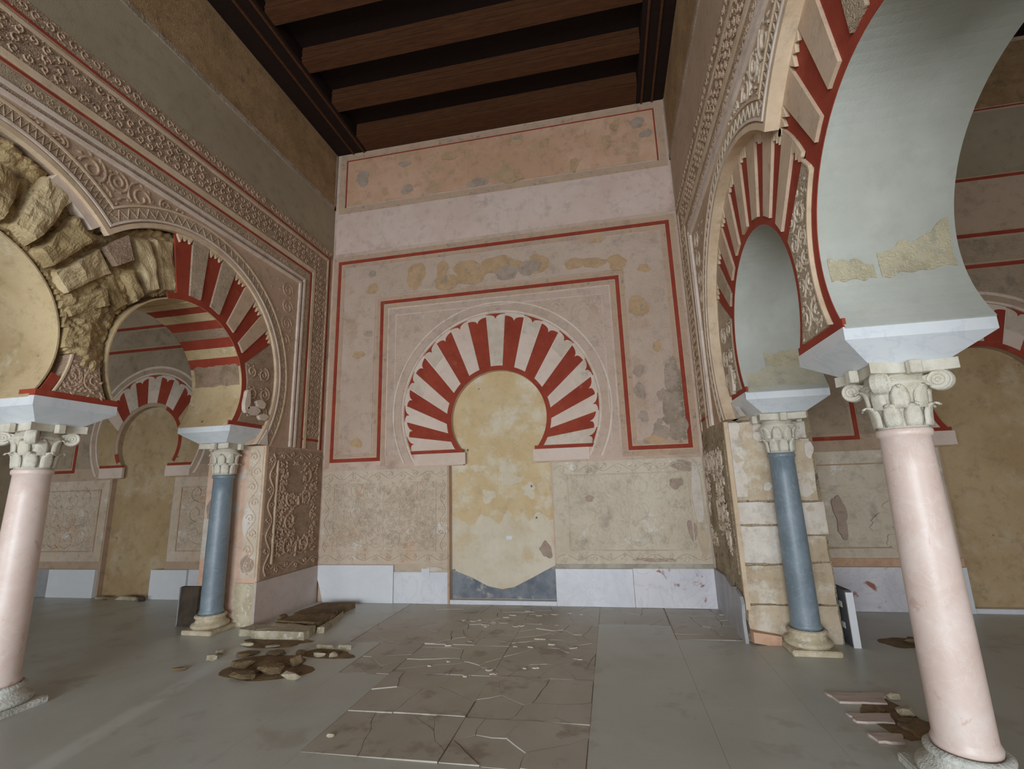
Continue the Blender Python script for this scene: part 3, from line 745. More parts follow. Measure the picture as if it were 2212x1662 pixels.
    leaf_field(rl, 6.08, 6.18, 2.25, 4.80, .045, .010, 8)
    leaf_field(rl, 1.2, 6.75, 5.45, 5.57, .05, .010, 6)
    rl.build('scroll_relief', 'relief_tan', core)
    # spandrel scrolls between the rings and the frame
    RR = RE+.20
    ins = lambda u, v: all((u-y)**2+(v-ZE)**2 > RR*RR for y in YC) and v < 4.64 and u < 5.92
    rl = Relief(fr, .0, ins); rnd = random.Random(17)
    for cu, s in ((3.21, 1), (1.19, 1)):
        for du, v, r in ((-.13, 4.30, .12), (.13, 4.30, .12), (-.24, 4.50, .15), (.24, 4.50, .15), (0, 4.52, .11), (-.5, 4.57, .07), (.5, 4.57, .07), (-.68, 4.6, .05), (.68, 4.6, .05)):
            h_ = 1 if du > 0 else -1
            rl.spiral(cu+du, v, r, PI/2, 1.9, .02, .016, h_, 30)
            for q in range(9): rl.leaf(cu+du+r*.75*math.cos(q*.7), v+r*.75*math.sin(q*.7), q*.7+1.2, r*.5, r*.26, .014)
    for v in (4.45, 4.2, 3.95, 3.7): rl.spiral(5.72-(v-4.1)**2*.2, v, .12, 0, 1.7, .018, .012, 1, 26)
    for q in range(60): rl.leaf(rnd.uniform(5.3, 5.9), rnd.uniform(2.5, 4.6), rnd.uniform(0, 6), .07, .04, .012)
    rl.build('spandrel_relief', 'relief_tan' if L else 'relief_grey', core)
    # upper carved panel under the ceiling
    prism('upper_panel', fr, rect(YA+.1, D-.06, 6.45, 7.44), -.004, .012, 'carved_ochre', core)
    prism('upper_panel_edge', fr, rect(YA+.1, D-.02, 6.37, 6.44), -.004, .018, 'fragment_dark', core)
    prism('upper_panel_edge', fr, rect(D-.05, D-.02, 6.37, 7.44), -.004, .018, 'fragment_grey', core)
    # voussoirs
    st = 6.6
    def wedge(k, a0, a1):
        P = (YC[k], 2.50)
        inner = [ray_circ(P, a0+(a1-a0)*i/4, (YC[k], ZA), RA+.065) for i in range(5)]
        outer = [ray_circ(P, a0+(a1-a0)*i/4, (YC[k], ZE), RE-.02) for i in range(5)]
        return inner, outer
    for k in (0, 1, 2):
        lights = (-3, -2, -1, 0, 1, 2, 3) if k == 0 else (-2, -1, 0, 1, 2)
        top = max(lights)
        for q in range(-2*top-1, 2*top+2):
            light = q % 2 == 0; a0 = 90-q*st-st/2; a1 = a0+st           # q>0 lies towards the back wall
            if L and k == 0 and q < -1: continue
            if L and k == 1 and q > -2: continue
            inner, outer = wedge(k, a0, a1)
            if light:
                mt = 'tan_voussoir'
                if (L and q in (0, 2)) or (not L and (k == 1 and q == 0 or k == 0 and q == 6)): mt = 'carved_grey'
                o = prism('voussoir', fr, inner+outer[::-1], dv-.01, dv+.028, mt, core)
            else:
                prism('voussoir', fr, inner+outer[::-1], dv-.01, dv+.006, 'red_paint', core)
                # broken plaster teeth hanging into the red wedges
                am, rnd2 = (a0+a1)/2, random.Random(q*7+k)
                o2 = [ray_circ((YC[k], 2.50), a0+.4+(st-.8)*i/6, (YC[k], ZE), RE-.035-(.05+.05*rnd2.random() if i % 2 else .01)) for i in range(7)]
                o3 = [ray_circ((YC[k], 2.50), a0+.4+(st-.8)*i/6, (YC[k], ZE), RE-.02) for i in range(7)]
                prism('plaster_tooth', fr, o2+o3[::-1], dv+.004, dv+.03, 'bead', core)
        # red border along the intrados
        lo = -33 if True else 0
        if L and k == 0: rng = [(aa, 112)]
        elif L and k == 1: rng = [(aa, aa+16)]
        else: rng = [(aa, 180-aa)]
        for r0_, r1_ in rng:
            prism('intrados_border', fr, arc(YC[k], ZA, RA+.065, r0_, r1_, 48)+arc(YC[k], ZA, RA-.002, r1_, r0_, 48), dv-.004, dv+.006, 'red_paint', core)
        if L and k == 1: pass
    return core, fr, dv, db, aa, ch, ca, be
wl, _, dvl, dbl, aa, ch, ca, be = arcade('left')
wr, _, dvr, dbr, *_ = arcade('right')

# carved panels between neighbouring arches (waist of the spandrel) and their red foot
def waist_half(z): return 1.01-math.sqrt(max(0, (RA+.075)**2-(z-ZA)**2))
def waist(core, fr, dv, k, zt, mat, relief_mat, seed, ends, dd=.022, back=.01):
    """ends: half-angle of the voussoir fan of the far arch and of the near arch"""
    ym = (YC[k]+YC[k+1])/2; pl, pr = [], []; N = 26; z0 = ZI+.055
    def lims(z):
        w = waist_half(z) if abs(z-ZA) < RA+.075 else 1.0
        hi = min(ym+w, YC[k]-max(0, z-2.5)/math.tan(rad(90-ends[0]))); lo = max(ym-w, YC[k+1]+max(0, z-2.5)/math.tan(rad(90-ends[1])))
        return lo, hi
    for i in range(N+1):
        z = z0+(zt-z0)*i/N; lo, hi = lims(z)
        if hi-lo < .006: break
        pr.append((hi, z)); pl.append((lo, z))
    zt = pr[-1][1]
    prism('carved_waist_panel', fr, pl+pr[::-1], dv-back, dv+dd, mat, core)
    prism('waist_rim', fr, [(p[0]-.001, p[1]) for p in pl]+[(p[0]+.014, p[1]) for p in pl[::-1]], dv, dv+dd+.008, 'bead', core)
    def ins(u, v):
        if not z0+.015 < v < zt-.02: return False
        lo, hi = lims(v); return lo+.03 < u < hi-.02
    rl = Relief(fr, dv+dd, ins); rnd = random.Random(seed)
    for s in (-1, 1):
        for v, r in ((2.60, .10), (2.80, .07), (2.97, .06), (3.12, .07), (3.28, .08), (3.45, .07)):
            rl.spiral(ym+s*r*.95, v, r, PI/2, 1.6, .011, .008, s, 22)
            for q in range(5): rl.leaf(ym+s*r+r*.6*math.cos(q), v+r*.6*math.sin(q), q+1, r*.6, r*.3, .008)
    for q in range(260): rl.leaf(ym+rnd.uniform(-.4, .4), rnd.uniform(z0, zt), rnd.uniform(0, 6), .045, .024, .008)
    rl.build('leaf_relief', relief_mat, core)
    prism('red_foot', fr, rect(ym-.325, ym+.325, ZI+.002, ZI+.055), dv-back, dv+.008, 'red_paint', core)
st_end = 36
for k in (0, 1):
    waist(wr, RIGHT, dvr, k, 3.6, 'carved_grey', 'relief_grey', 40+k, ((49.5, 36.3), (36.3, 36.3))[k])
waist(wl, LEFT, dvl, 0, 2.80, 'carved_tan', 'relief_tan', 50, (49.5, 36.3), .015, .16)
# lower outer spandrel next to the pier (below the last red wedge)
def heel(core, fr, dv, mat, rmat, seed):
    y = YC[0]; N = 20; a, b = [], []
    z0, zt = ZI+.05, 3.62
    for i in range(N+1):
        z = z0+(zt-z0)*i/N
        inn = y+math.sqrt(max(0, (RA+.075)**2-(z-ZA)**2)) if abs(z-ZA) < RA+.075 else y+.5
        lim = y+(z-2.50)/math.tan(rad(90-49.5-.6)) if z > 2.5 else 0
        out = y+math.sqrt((RE-.03)**2-(z-ZE)**2)
        inn = max(inn, lim); inn = min(inn, out-.002)
        a.append((inn, z)); b.append((out, z))
    prism('carved_heel_panel', fr, a+b[::-1], dv-.01, dv+.02, mat, core)
    ins = lambda u, v: z0 < v < 3.4 and (u-y)**2+(v-ZA)**2 > (RA+.11)**2 and (u-y)**2+(v-ZE)**2 < (RE-.06)**2 and (v < 2.5 or u > y+.03+(v-2.5)/math.tan(rad(39.9)))
    rl = Relief(fr, dv+.02, ins); rnd = random.Random(seed)
    for s, u, v, r in ((1, 5.16, 3.12, .1), (-1, 5.38, 3.12, .1), (1, 5.2, 2.85, .09), (-1, 5.42, 2.86, .1), (1, 5.18, 2.62, .09), (-1, 5.4, 2.62, .09)):
        rl.spiral(u, v, r, PI/2, 1.8, .018, .014, s, 24)
        for q in range(5): rl.leaf(u+r*.7*math.cos(q), v+r*.7*math.sin(q), q+1, r*.5, r*.28, .012)
    rl.build('leaf_relief', rmat, core)
    prism('red_foot', fr, rect(YC[0]+ch-.02, 5.44, ZI, ZI+.05), dv-.01, dv+.008, 'red_paint', core)
heel(wl, LEFT, dvl, 'carved_tan', 'relief_tan', 60)
heel(wr, RIGHT, dvr, 'carved_grey', 'relief_grey', 61)

# ------------------------------------------------------------------ ruined masonry of the left arches
def stone_quad(name, fr, q, d0, d1, mat, parent, seed, n=9, amp=.03):
    """rough block: quad (4 corners u,v), front displaced and rounded"""
    bm = bmesh.new(); g = []
    for i in range(n+1):
        row = []
        for j in range(n+1):
            s, t = i/n, j/n
            u = (1-s)*(1-t)*q[0][0]+s*(1-t)*q[1][0]+s*t*q[2][0]+(1-s)*t*q[3][0]
            v = (1-s)*(1-t)*q[0][1]+s*(1-t)*q[1][1]+s*t*q[2][1]+(1-s)*t*q[3][1]
            e = min(s, 1-s, t, 1-t); k = min(1, e/.16); k = math.sqrt(1-(1-k)**2)
            p = Vector((u*5+seed*3.1, v*5, seed*1.7)); nz = mnoise.fractal(p, 1.0, 2.0, 4)
            du = .018*mnoise.noise(p*1.3+Vector((9, 0, 0))); dvv = .018*mnoise.noise(p*1.3+Vector((0, 9, 0)))
            row.append(bm.verts.new(fr(u+du, v+dvv, d0+(d1-d0)*k+amp*nz*k)))
        g.append(row)
    for i in range(n):
        for j in range(n): bm.faces.new((g[i][j], g[i+1][j], g[i+1][j+1], g[i][j+1]))
    o = from_bm(name, bm, mat, parent, smooth=False); return o
def polar_quad(k, a0, a1, r0, r1, P=2.50, j=0):
    rnd = random.Random(j); f = lambda: rnd.uniform(-.02, .02)
    A = ray_circ((YC[k], P), a0, (YC[k], ZA), RA+r0); B = ray_circ((YC[k], P), a0, (YC[k], ZE), RE-r1)
    C_ = ray_circ((YC[k], P), a1, (YC[k], ZE), RE-r1); D_ = ray_circ((YC[k], P), a1, (YC[k], ZA), RA+r0)
    return [(p[0]+f(), p[1]+f()) for p in (A, B, C_, D_)]
# first arch, near half
for i, (a0_, a1_, r0, r1, dd) in enumerate(((99, 108, .03, .06, .03), (109, 116, .025, .06, .05), (118, 125, .03, .35, .06), (126, 134, .03, .30, .02))):
    stone_quad('voussoir_stone', LEFT, polar_quad(0, a0_, a1_, r0, r1, j=i), dvl-.12, dvl+dd-.03, 'rough_stone_pale' if i < 2 else 'rough_stone', wl, i+1)
prism('carved_fragment', LEFT, [ray_circ((YC[0], 2.5), a, (YC[0], ZE), r) for a, r in ((118, 1.32), (119, 1.1), (126, 1.12), (127, 1.30))], dvl-.02, dvl+.05, 'carved_tan', wl)
# second arch, far half
for i, (a0_, a1_, r0, r1, dd) in enumerate(((76, 84, .03, .25, .05), (66, 75, .04, .05, .06), (56, 64, .03, .10, .07), (45, 54, .03, .05, .04), (35, 43, .04, .18, .05))):
    stone_quad('voussoir_stone', LEFT, polar_quad(1, a0_, a1_, r0, r1, j=i+9), dvl-.12, dvl+dd-.03, 'rough_stone_pale' if i % 2 else 'rough_stone', wl, i+20, amp=.045)
# crumbled core between the two arches
def rubble_core():
    bm = bmesh.new(); N = 90; u0, u1, v0, v1 = 2.0, 4.1, 2.55, 4.5; g = {}
    ins = lambda u, v: ((u-YC[0])**2+(v-ZA)**2 > (RA+.018)**2 and (u-YC[1])**2+(v-ZA)**2 > (RA+.018)**2
                        and ((u-YC[0])**2+(v-ZE)**2 < (RE-.02)**2 or (u-YC[1])**2+(v-ZE)**2 < (RE-.02)**2)
                        and v > 2.72+.10*math.sin(u*9)+.05*math.sin(u*23))
    for i in range(N+1):
        for j in range(N+1):
            u, v = u0+(u1-u0)*i/N, v0+(v1-v0)*j/N
            if u > 3.99+.06*math.sin(v*11) or not ins(u, v): continue
            p = Vector((u*4, v*4, 3.3)); nz = mnoise.fractal(p, .9, 2.0, 5); nz2 = abs(mnoise.noise(p*3.1))
            waist_ = max(0, 1-abs(u-3.21)/.45)*max(0, min(1, (3.75-v)/.5))
            g[i, j] = bm.verts.new(LEFT(u, v, dvl-.085+.05*nz+.05*nz2+.085*waist_))
    for (i, j) in list(g):
        k = [(i, j), (i+1, j), (i+1, j+1), (i, j+1)]
        if all(q in g for q in k): bm.faces.new([g[q] for q in k])
    edges = [e for e in bm.edges if e.is_boundary]
    r = bmesh.ops.extrude_edge_only(bm, edges=edges)
    for v in r['geom']:
        if isinstance(v, bmesh.types.BMVert): v.co.x = XL+dvl-.16
    return from_bm('rubble_core', bm, 'rough_stone', wl, smooth=False)
rubble_core()
# plaster strip still hanging along the second arch
prism('plaster_strip', LEFT, arc(YC[1], ZE, RE-.03, ca+2, 66, 20)+arc(YC[1], ZE, RE-.12, 66, ca+2, 20), dvl-.14, dvl+.02, 'bead_pale', wl)
# painted bands under the first left arch, carved patches under the right arches
def soffit_patch(fr, k, a0_, a1_, d0, d1, mat, parent, name, th=.008, jag=0, seed=0):
    bm = bmesh.new(); n = max(2, int(abs(a1_-a0_)/3)); m = 6 if jag else 1; rnd = random.Random(seed); g = []
    for i in range(n+1):
        a = rad(a0_+(a1_-a0_)*i/n); e0 = d0+(rnd.random()*jag if jag else 0); e1 = d1-(rnd.random()*jag if jag else 0)
        row = []
        for r in (RA+.004, RA-th):
            row.append([bm.verts.new(fr(YC[k]+r*math.cos(a), ZA+r*math.sin(a), e0+(e1-e0)*j/m)) for j in range(m+1)])
        g.append(row)
    for i in range(n):
        for L_ in (0, 1):
            for j in range(m): bm.faces.new((g[i][L_][j], g[i+1][L_][j], g[i+1][L_][j+1], g[i][L_][j+1]))
        for j in (0, m): bm.faces.new((g[i][0][j], g[i+1][0][j], g[i+1][1][j], g[i][1][j]))
    for i in (0, n):
        for j in range(m): bm.faces.new((g[i][0][j], g[i][0][j+1], g[i][1][j+1], g[i][1][j]))
    return from_bm(name, bm, mat, parent)
def sa(k, q):   # direction from the springing centre -> angle about the arch centre
    p = ray_circ((YC[k], 2.5), q, (YC[k], ZA), RA); return math.degrees(math.atan2(p[1]-ZA, p[0]-YC[k]))
def soffit_fragment(fr, k, d0, d1, lo, hi, mat, parent, seed, th=.010):
    bm = bmesh.new(); n = 22; g = []
    for i in range(n+1):
        t = i/n; d = d0+(d1-d0)*t; p = Vector((t*6, seed*3.7, 0))
        e = min(1, min(t, 1-t)*9)
        l = lo(t)+2.0*mnoise.noise(p)*e; h_ = hi(t)+3.0*mnoise.noise(p+Vector((0, 5, 0)))+1.2*mnoise.noise(p*3.7); h_ = max(h_, l+.3)
        row = []
        for r in (RA+.002, RA-th):
            row.append([bm.verts.new(fr(YC[k]+r*math.cos(rad(a)), ZA+r*math.sin(rad(a)), d)) for a in [l+(h_-l)*j/5 for j in range(6)]])
        g.append(row)
    for i in range(n):
        for q in (0, 1):
            for j in range(5): bm.faces.new((g[i][q][j], g[i+1][q][j], g[i+1][q][j+1], g[i][q][j+1]))
        for j in (0, 5): bm.faces.new((g[i][0][j], g[i+1][0][j], g[i+1][1][j], g[i][1][j]))
    for i in (0, n):
        for j in range(5): bm.faces.new((g[i][0][j], g[i][0][j+1], g[i][1][j+1], g[i][1][j]))
    return from_bm('carved_fragment', bm, mat, parent)
for q in (1, 3, 5, 7):
    a0_ = 90-q*6.6-3.3
    soffit_patch(LEFT, 0, sa(0, a0_), sa(0, a0_+6.6), dbl, dvl, 'red_paint', wl, 'soffit_band')
for q in (0, 2, 4, 6):
    a0_ = 90-q*6.6-3.3
    soffit_patch(LEFT, 0, sa(0, a0_), sa(0, a0_+6.6), dbl, dvl, ('soffit_sand', 'carved_tan')[q == 4], wl, 'soffit_band', .012)
soffit_fragment(LEFT, 0, dbl+.05, dvl-.03, lambda t: 4, lambda t: 22, 'carved_tan', wl, 3)
soffit_fragment(RIGHT, 1, dvr-.27, dvr-.03, lambda t: -10, lambda t: 1-4*(1-t), 'soffit_fragment', wr, 1)
soffit_fragment(RIGHT, 1, dvr-.69, dvr-.30, lambda t: -10+2*(1-t), lambda t: 13-13*t, 'soffit_fragment', wr, 2)
soffit_fragment(RIGHT, 0, dvr-.60, dvr-.24, lambda t: -14, lambda t: -3, 'soffit_fragment', wr, 5)
soffit_fragment(RIGHT, 0, dvr-.70, dvr-.03, lambda t: -31, lambda t: -15+3*math.sin(t*5), 'soffit_stain', wr, 6, .006)
# plain and carved stones at the foot of the left arch
for i, (u, v, a, b) in enumerate(((5.22, 2.62, .13, .06), (5.40, 2.56, .10, .05), (5.34, 2.72, .10, .06), (5.10, 2.72, .05, .16))):
    prism('carved_fragment', LEFT, irregular(u, v, a, b, 80+i, 10, .25), dvl+.01, dvl+.06, 'carved_white', wl)
for i, (u, v, a, b) in enumerate(((5.24, 2.60, .08, .16),)):
    prism('carved_fragment', RIGHT, irregular(u, v, a, b, 90+i, 10, .2), dvr+.01, dvr+.05, 'carved_white', wr)

prism('mortar_patch', LEFT, [(5.33, 2.2), (5.50, 2.2), (5.47, 2.40)], -.03, .027, 'pier_white', wl)
prism('mortar_patch', RIGHT, [(5.10, 2.2), (5.50, 2.2), (5.47, 2.42)], dvr-.02, dvr+.03, 'pier_white', wr)
# ------------------------------------------------------------------ piers: dado, panels, patches
X0L, X1L = XL-.86, XL
X0R, X1R = XR, XR+.86
# left pier, nave side: carved panel + marble slab
prism('pier_panel', LEFT, rect(PY+.02, D-.03, .52, 2.19), 0, .010, 'carved_tan', wl)
rl = Relief(LEFT, .010, lambda u, v: not (5.95 < u < 6.3 and 1.55 < v < 1.95) and not (6.15 < u < 6.5 and .95 < v < 1.4))
vine_panel(rl, PY+.24, D-.14, .72, 1.98, 77, .026, .026, 4, .05, .08)
frieze(rl, [(PY+.12, .56), (PY+.12, 2.1)], .14, .2, .016, .016, 2); frieze(rl, [(PY+.2, 2.09), (D-.05, 2.09)], .13, .2, .016, .016, 3); frieze(rl, [(PY+.2, .62), (D-.05, .62)], .13, .2, .016, .016, 7)
rl.build('vine_relief', 'relief_tan', wl)
border('panel_moulding', LEFT, [(PY+.21, .70), (PY+.21, 2.0)], .022, .01, .034, 'bead', wl, closed=False)
prism('marble_slab', LEFT, rect(PY-.055, D-.045, .0, .515), .002, .040, 'marble_pinkgrey', wl)
# left pier, end face
prism('pier_edge', PEND, rect(X1L-.03, X1L-.002, .52, 2.2), 0, .008, 'bead', wl)
prism('carved_panel', PEND, rect(X1L-.24, X1L-.035, .56, 2.18), 0, .008, 'lower_stucco', wl)
rl = Relief(PEND, .008); frieze(rl, [(X1L-.14, .6), (X1L-.14, 2.15)], .19, .2, .016, .014, 8); rl.build('vine_relief', 'relief_stucco', wl)
prism('mortar_patch', PEND, irregular(X0L+.11, 1.38, .10, .16, 3, 14, .3), 0, .006, 'fragment_grey', wl)
prism('mortar_patch', PEND, rect(X0L+.01, X0L+.30, 1.0, 1.28), 0, .007, 'pier_white', wl)
prism('mortar_patch', PEND, irregular(X1L-.16, .72, .10, .13, 6, 14, .3), 0, .010, 'fragment_grey', wl)
prism('mortar_patch', PEND, irregular(X1L-.19, 1.25, .10, .22, 8, 14, .3), .004, .010, 'pier_white', wl)
prism('plinth_block', PEND, rect(X1L-.30, X1L-.01, 0, .50), 0, .02, 'base_stone', wl)
def rough_rect(u0, u1, v0, v1, seed, step=.05, amp=.012):
    out = []; P = rect(u0, u1, v0, v1)
    for i in range(4):
        p, q = P[i], P[(i+1) % 4]; L = math.hypot(q[0]-p[0], q[1]-p[1]); n = max(2, int(L/step))
        for k in range(n):
            x, y = p[0]+(q[0]-p[0])*k/n, p[1]+(q[1]-p[1])*k/n; v = Vector((x*9+seed*3, y*9, seed*1.3))
            out.append((min(x+amp*mnoise.noise(v), X0R+.858), y+amp*mnoise.noise(v+Vector((4, 4, 0)))))
    return out
# right pier, end face: coursed blocks with pale mortar
for i, (a, b, v0, v1, mt, dd) in enumerate(((.02, .84, 0, .34, 'pier_sand', .02), (.02, .40, .36, .72, 'pier_sand', .03), (.42, .84, .36, .74, 'pier_sand', .015), (.03, .50, .74, 1.10, 'pier_white', .02), (.52, .83, .76, 1.0, 'pier_sand', .03), (.04, .45, 1.12, 1.34, 'pier_white', .025), (.55, .86, 1.02, 1.33, 'pier_white', .035), (.04, .46, 1.36, 2.18, 'pier_sand', .012), (.48, .82, 1.35, 1.98, 'pier_sand', .02), (.50, .80, 1.99, 2.16, 'pier_white', .025))):
    prism('stone_block', PEND, rough_rect(X0R+a, X0R+b, v0, v1, i), 0, dd+.0004*i, mt, wr)
prism('pier_edge', PEND, rect(X0R+.002, X0R+.045, .3, 2.19), 0, .0375, 'bead', wr)
for i, (u, v, a, b) in enumerate(((.34, 2.07, .07, .12), (.80, 1.86, .05, .10), (.36, 1.5, .05, .05), (.70, 1.45, .10, .07))):
    prism('mortar_patch', PEND, irregular(X0R+u, v, a, b, 33+i, 14, .3), .01, .032, 'pier_white', wr)
wp = [(X0R+.05, 1.40+.78*i/20) for i in range(21)]+[(X0R+.155+.05*mnoise.noise(Vector((i*.45, 3.3, 0)))+.02*mnoise.noise(Vector((i*1.7, 8.3, 0))), 2.18-.78*i/20) for i in range(21)]
prism('mortar_patch', PEND, wp, .01, .0265, 'pier_white', wr)
# right pier, nave side
prism('pier_panel', RIGHT, rect(PY+.03, D-.04, .62, 2.0), 0, .012, 'pier_strata', wr)
rl = Relief(RIGHT, .012, lambda u, v: mnoise.noise(Vector((2.2, u*2, v*2))) > -.05)
vine_panel(rl, PY+.15, D-.12, .75, 1.9, 91, .024, .02, 4); rl.build('vine_relief', 'relief_grey', wr)
prism('marble_slab', RIGHT, [(5.78, 0), (D-.045, 0), (D-.045, .48), (6.2, .50), (5.9, .44), (5.76, .46)], .002, .034, 'marble_grey', wr)

# ------------------------------------------------------------------ ceiling
ceil = box('ceiling', XL-.05, XR+.05, YF, D, H+.24, H+.4, 'wood_dark')
tag(ceil, 'dark wooden beamed ceiling high above the nave', 'ceiling', kind='structure')
yb = D-.375; i = 0
box('beam', XL+.565, XR-.425, yb, D-.001, H, H+.24, 'wood_beam', ceil)
while True:
    i += 1; y0 = 5.67-.745*(i-1)
    if y0 < YF+.3: break
    b = box('beam', XL+.565, XR-.425, y0, y0+.19, H, H+.24, 'wood_beam', ceil)
    for zz in (H+.05, H+.15): box('beam_moulding', XL+.565, XR-.425, y0-.012, y0, zz, zz+.03, 'wood_beam', b)
box('moulding', XL+.565, XR-.425, yb-.012, yb, H+.05, H+.08, 'wood_beam', ceil)
for a, b in ((XL+.002, XL+.56), (XR-.42, XR-.002)): box('wall_plate', a, b, YF, D-.001, H-.004, H+.24, 'wood_dark', ceil)
for a in (XL+.30, XL+.50, XR-.20, XR-.36): box('plate_moulding', a, a+.03, YF, D-.01, H-.03, H-.004, 'wood_beam', ceil)
for nm, lab, a, b in (('ceiling_left', 'dark boarded ceiling over the left aisle', LW0, XL-.06), ('ceiling_right', 'dark boarded ceiling over the right aisle', XR+.06, RW1)):
    c = box(nm, a-.1, b+.02, YF, D+.1, H, H+.3, 'wood_dark'); tag(c, lab, 'ceiling', kind='structure')

# ------------------------------------------------------------------ outer walls (off to the sides and behind the viewpoint)
w = box('wall_left_aisle', LW0-.3, LW0, YF, D+.3, -.02, H+.3, 'plaster_left'); tag(w, 'plain plaster outer wall of the left aisle', 'wall', kind='structure')
w = box('wall_right_aisle', RW1, RW1+.3, YF, D+.3, -.02, H+.3, 'plaster_right'); tag(w, 'plain plaster outer wall of the right aisle', 'wall', kind='structure')
FRONT = Frame(lambda u, v, d: (u, YF-.15+d, v))
fpts = [(LW0-.3, -.02)]
for a, b, h in ((-9.2, -6.2, 2.2), (-4.1, .95, 2.85), (3.1, 6.1, 2.2)): fpts += [(a, -.02), (a, h), (b, h), (b, -.02)]
fpts += [(RW1+.3, -.02), (RW1+.3, H+.3), (LW0-.3, H+.3)]
w = prism('wall_front', FRONT, fpts, -.15, .15, 'plaster_left'); tag(w, 'plaster facade wall with three open doorways', 'wall', kind='structure')

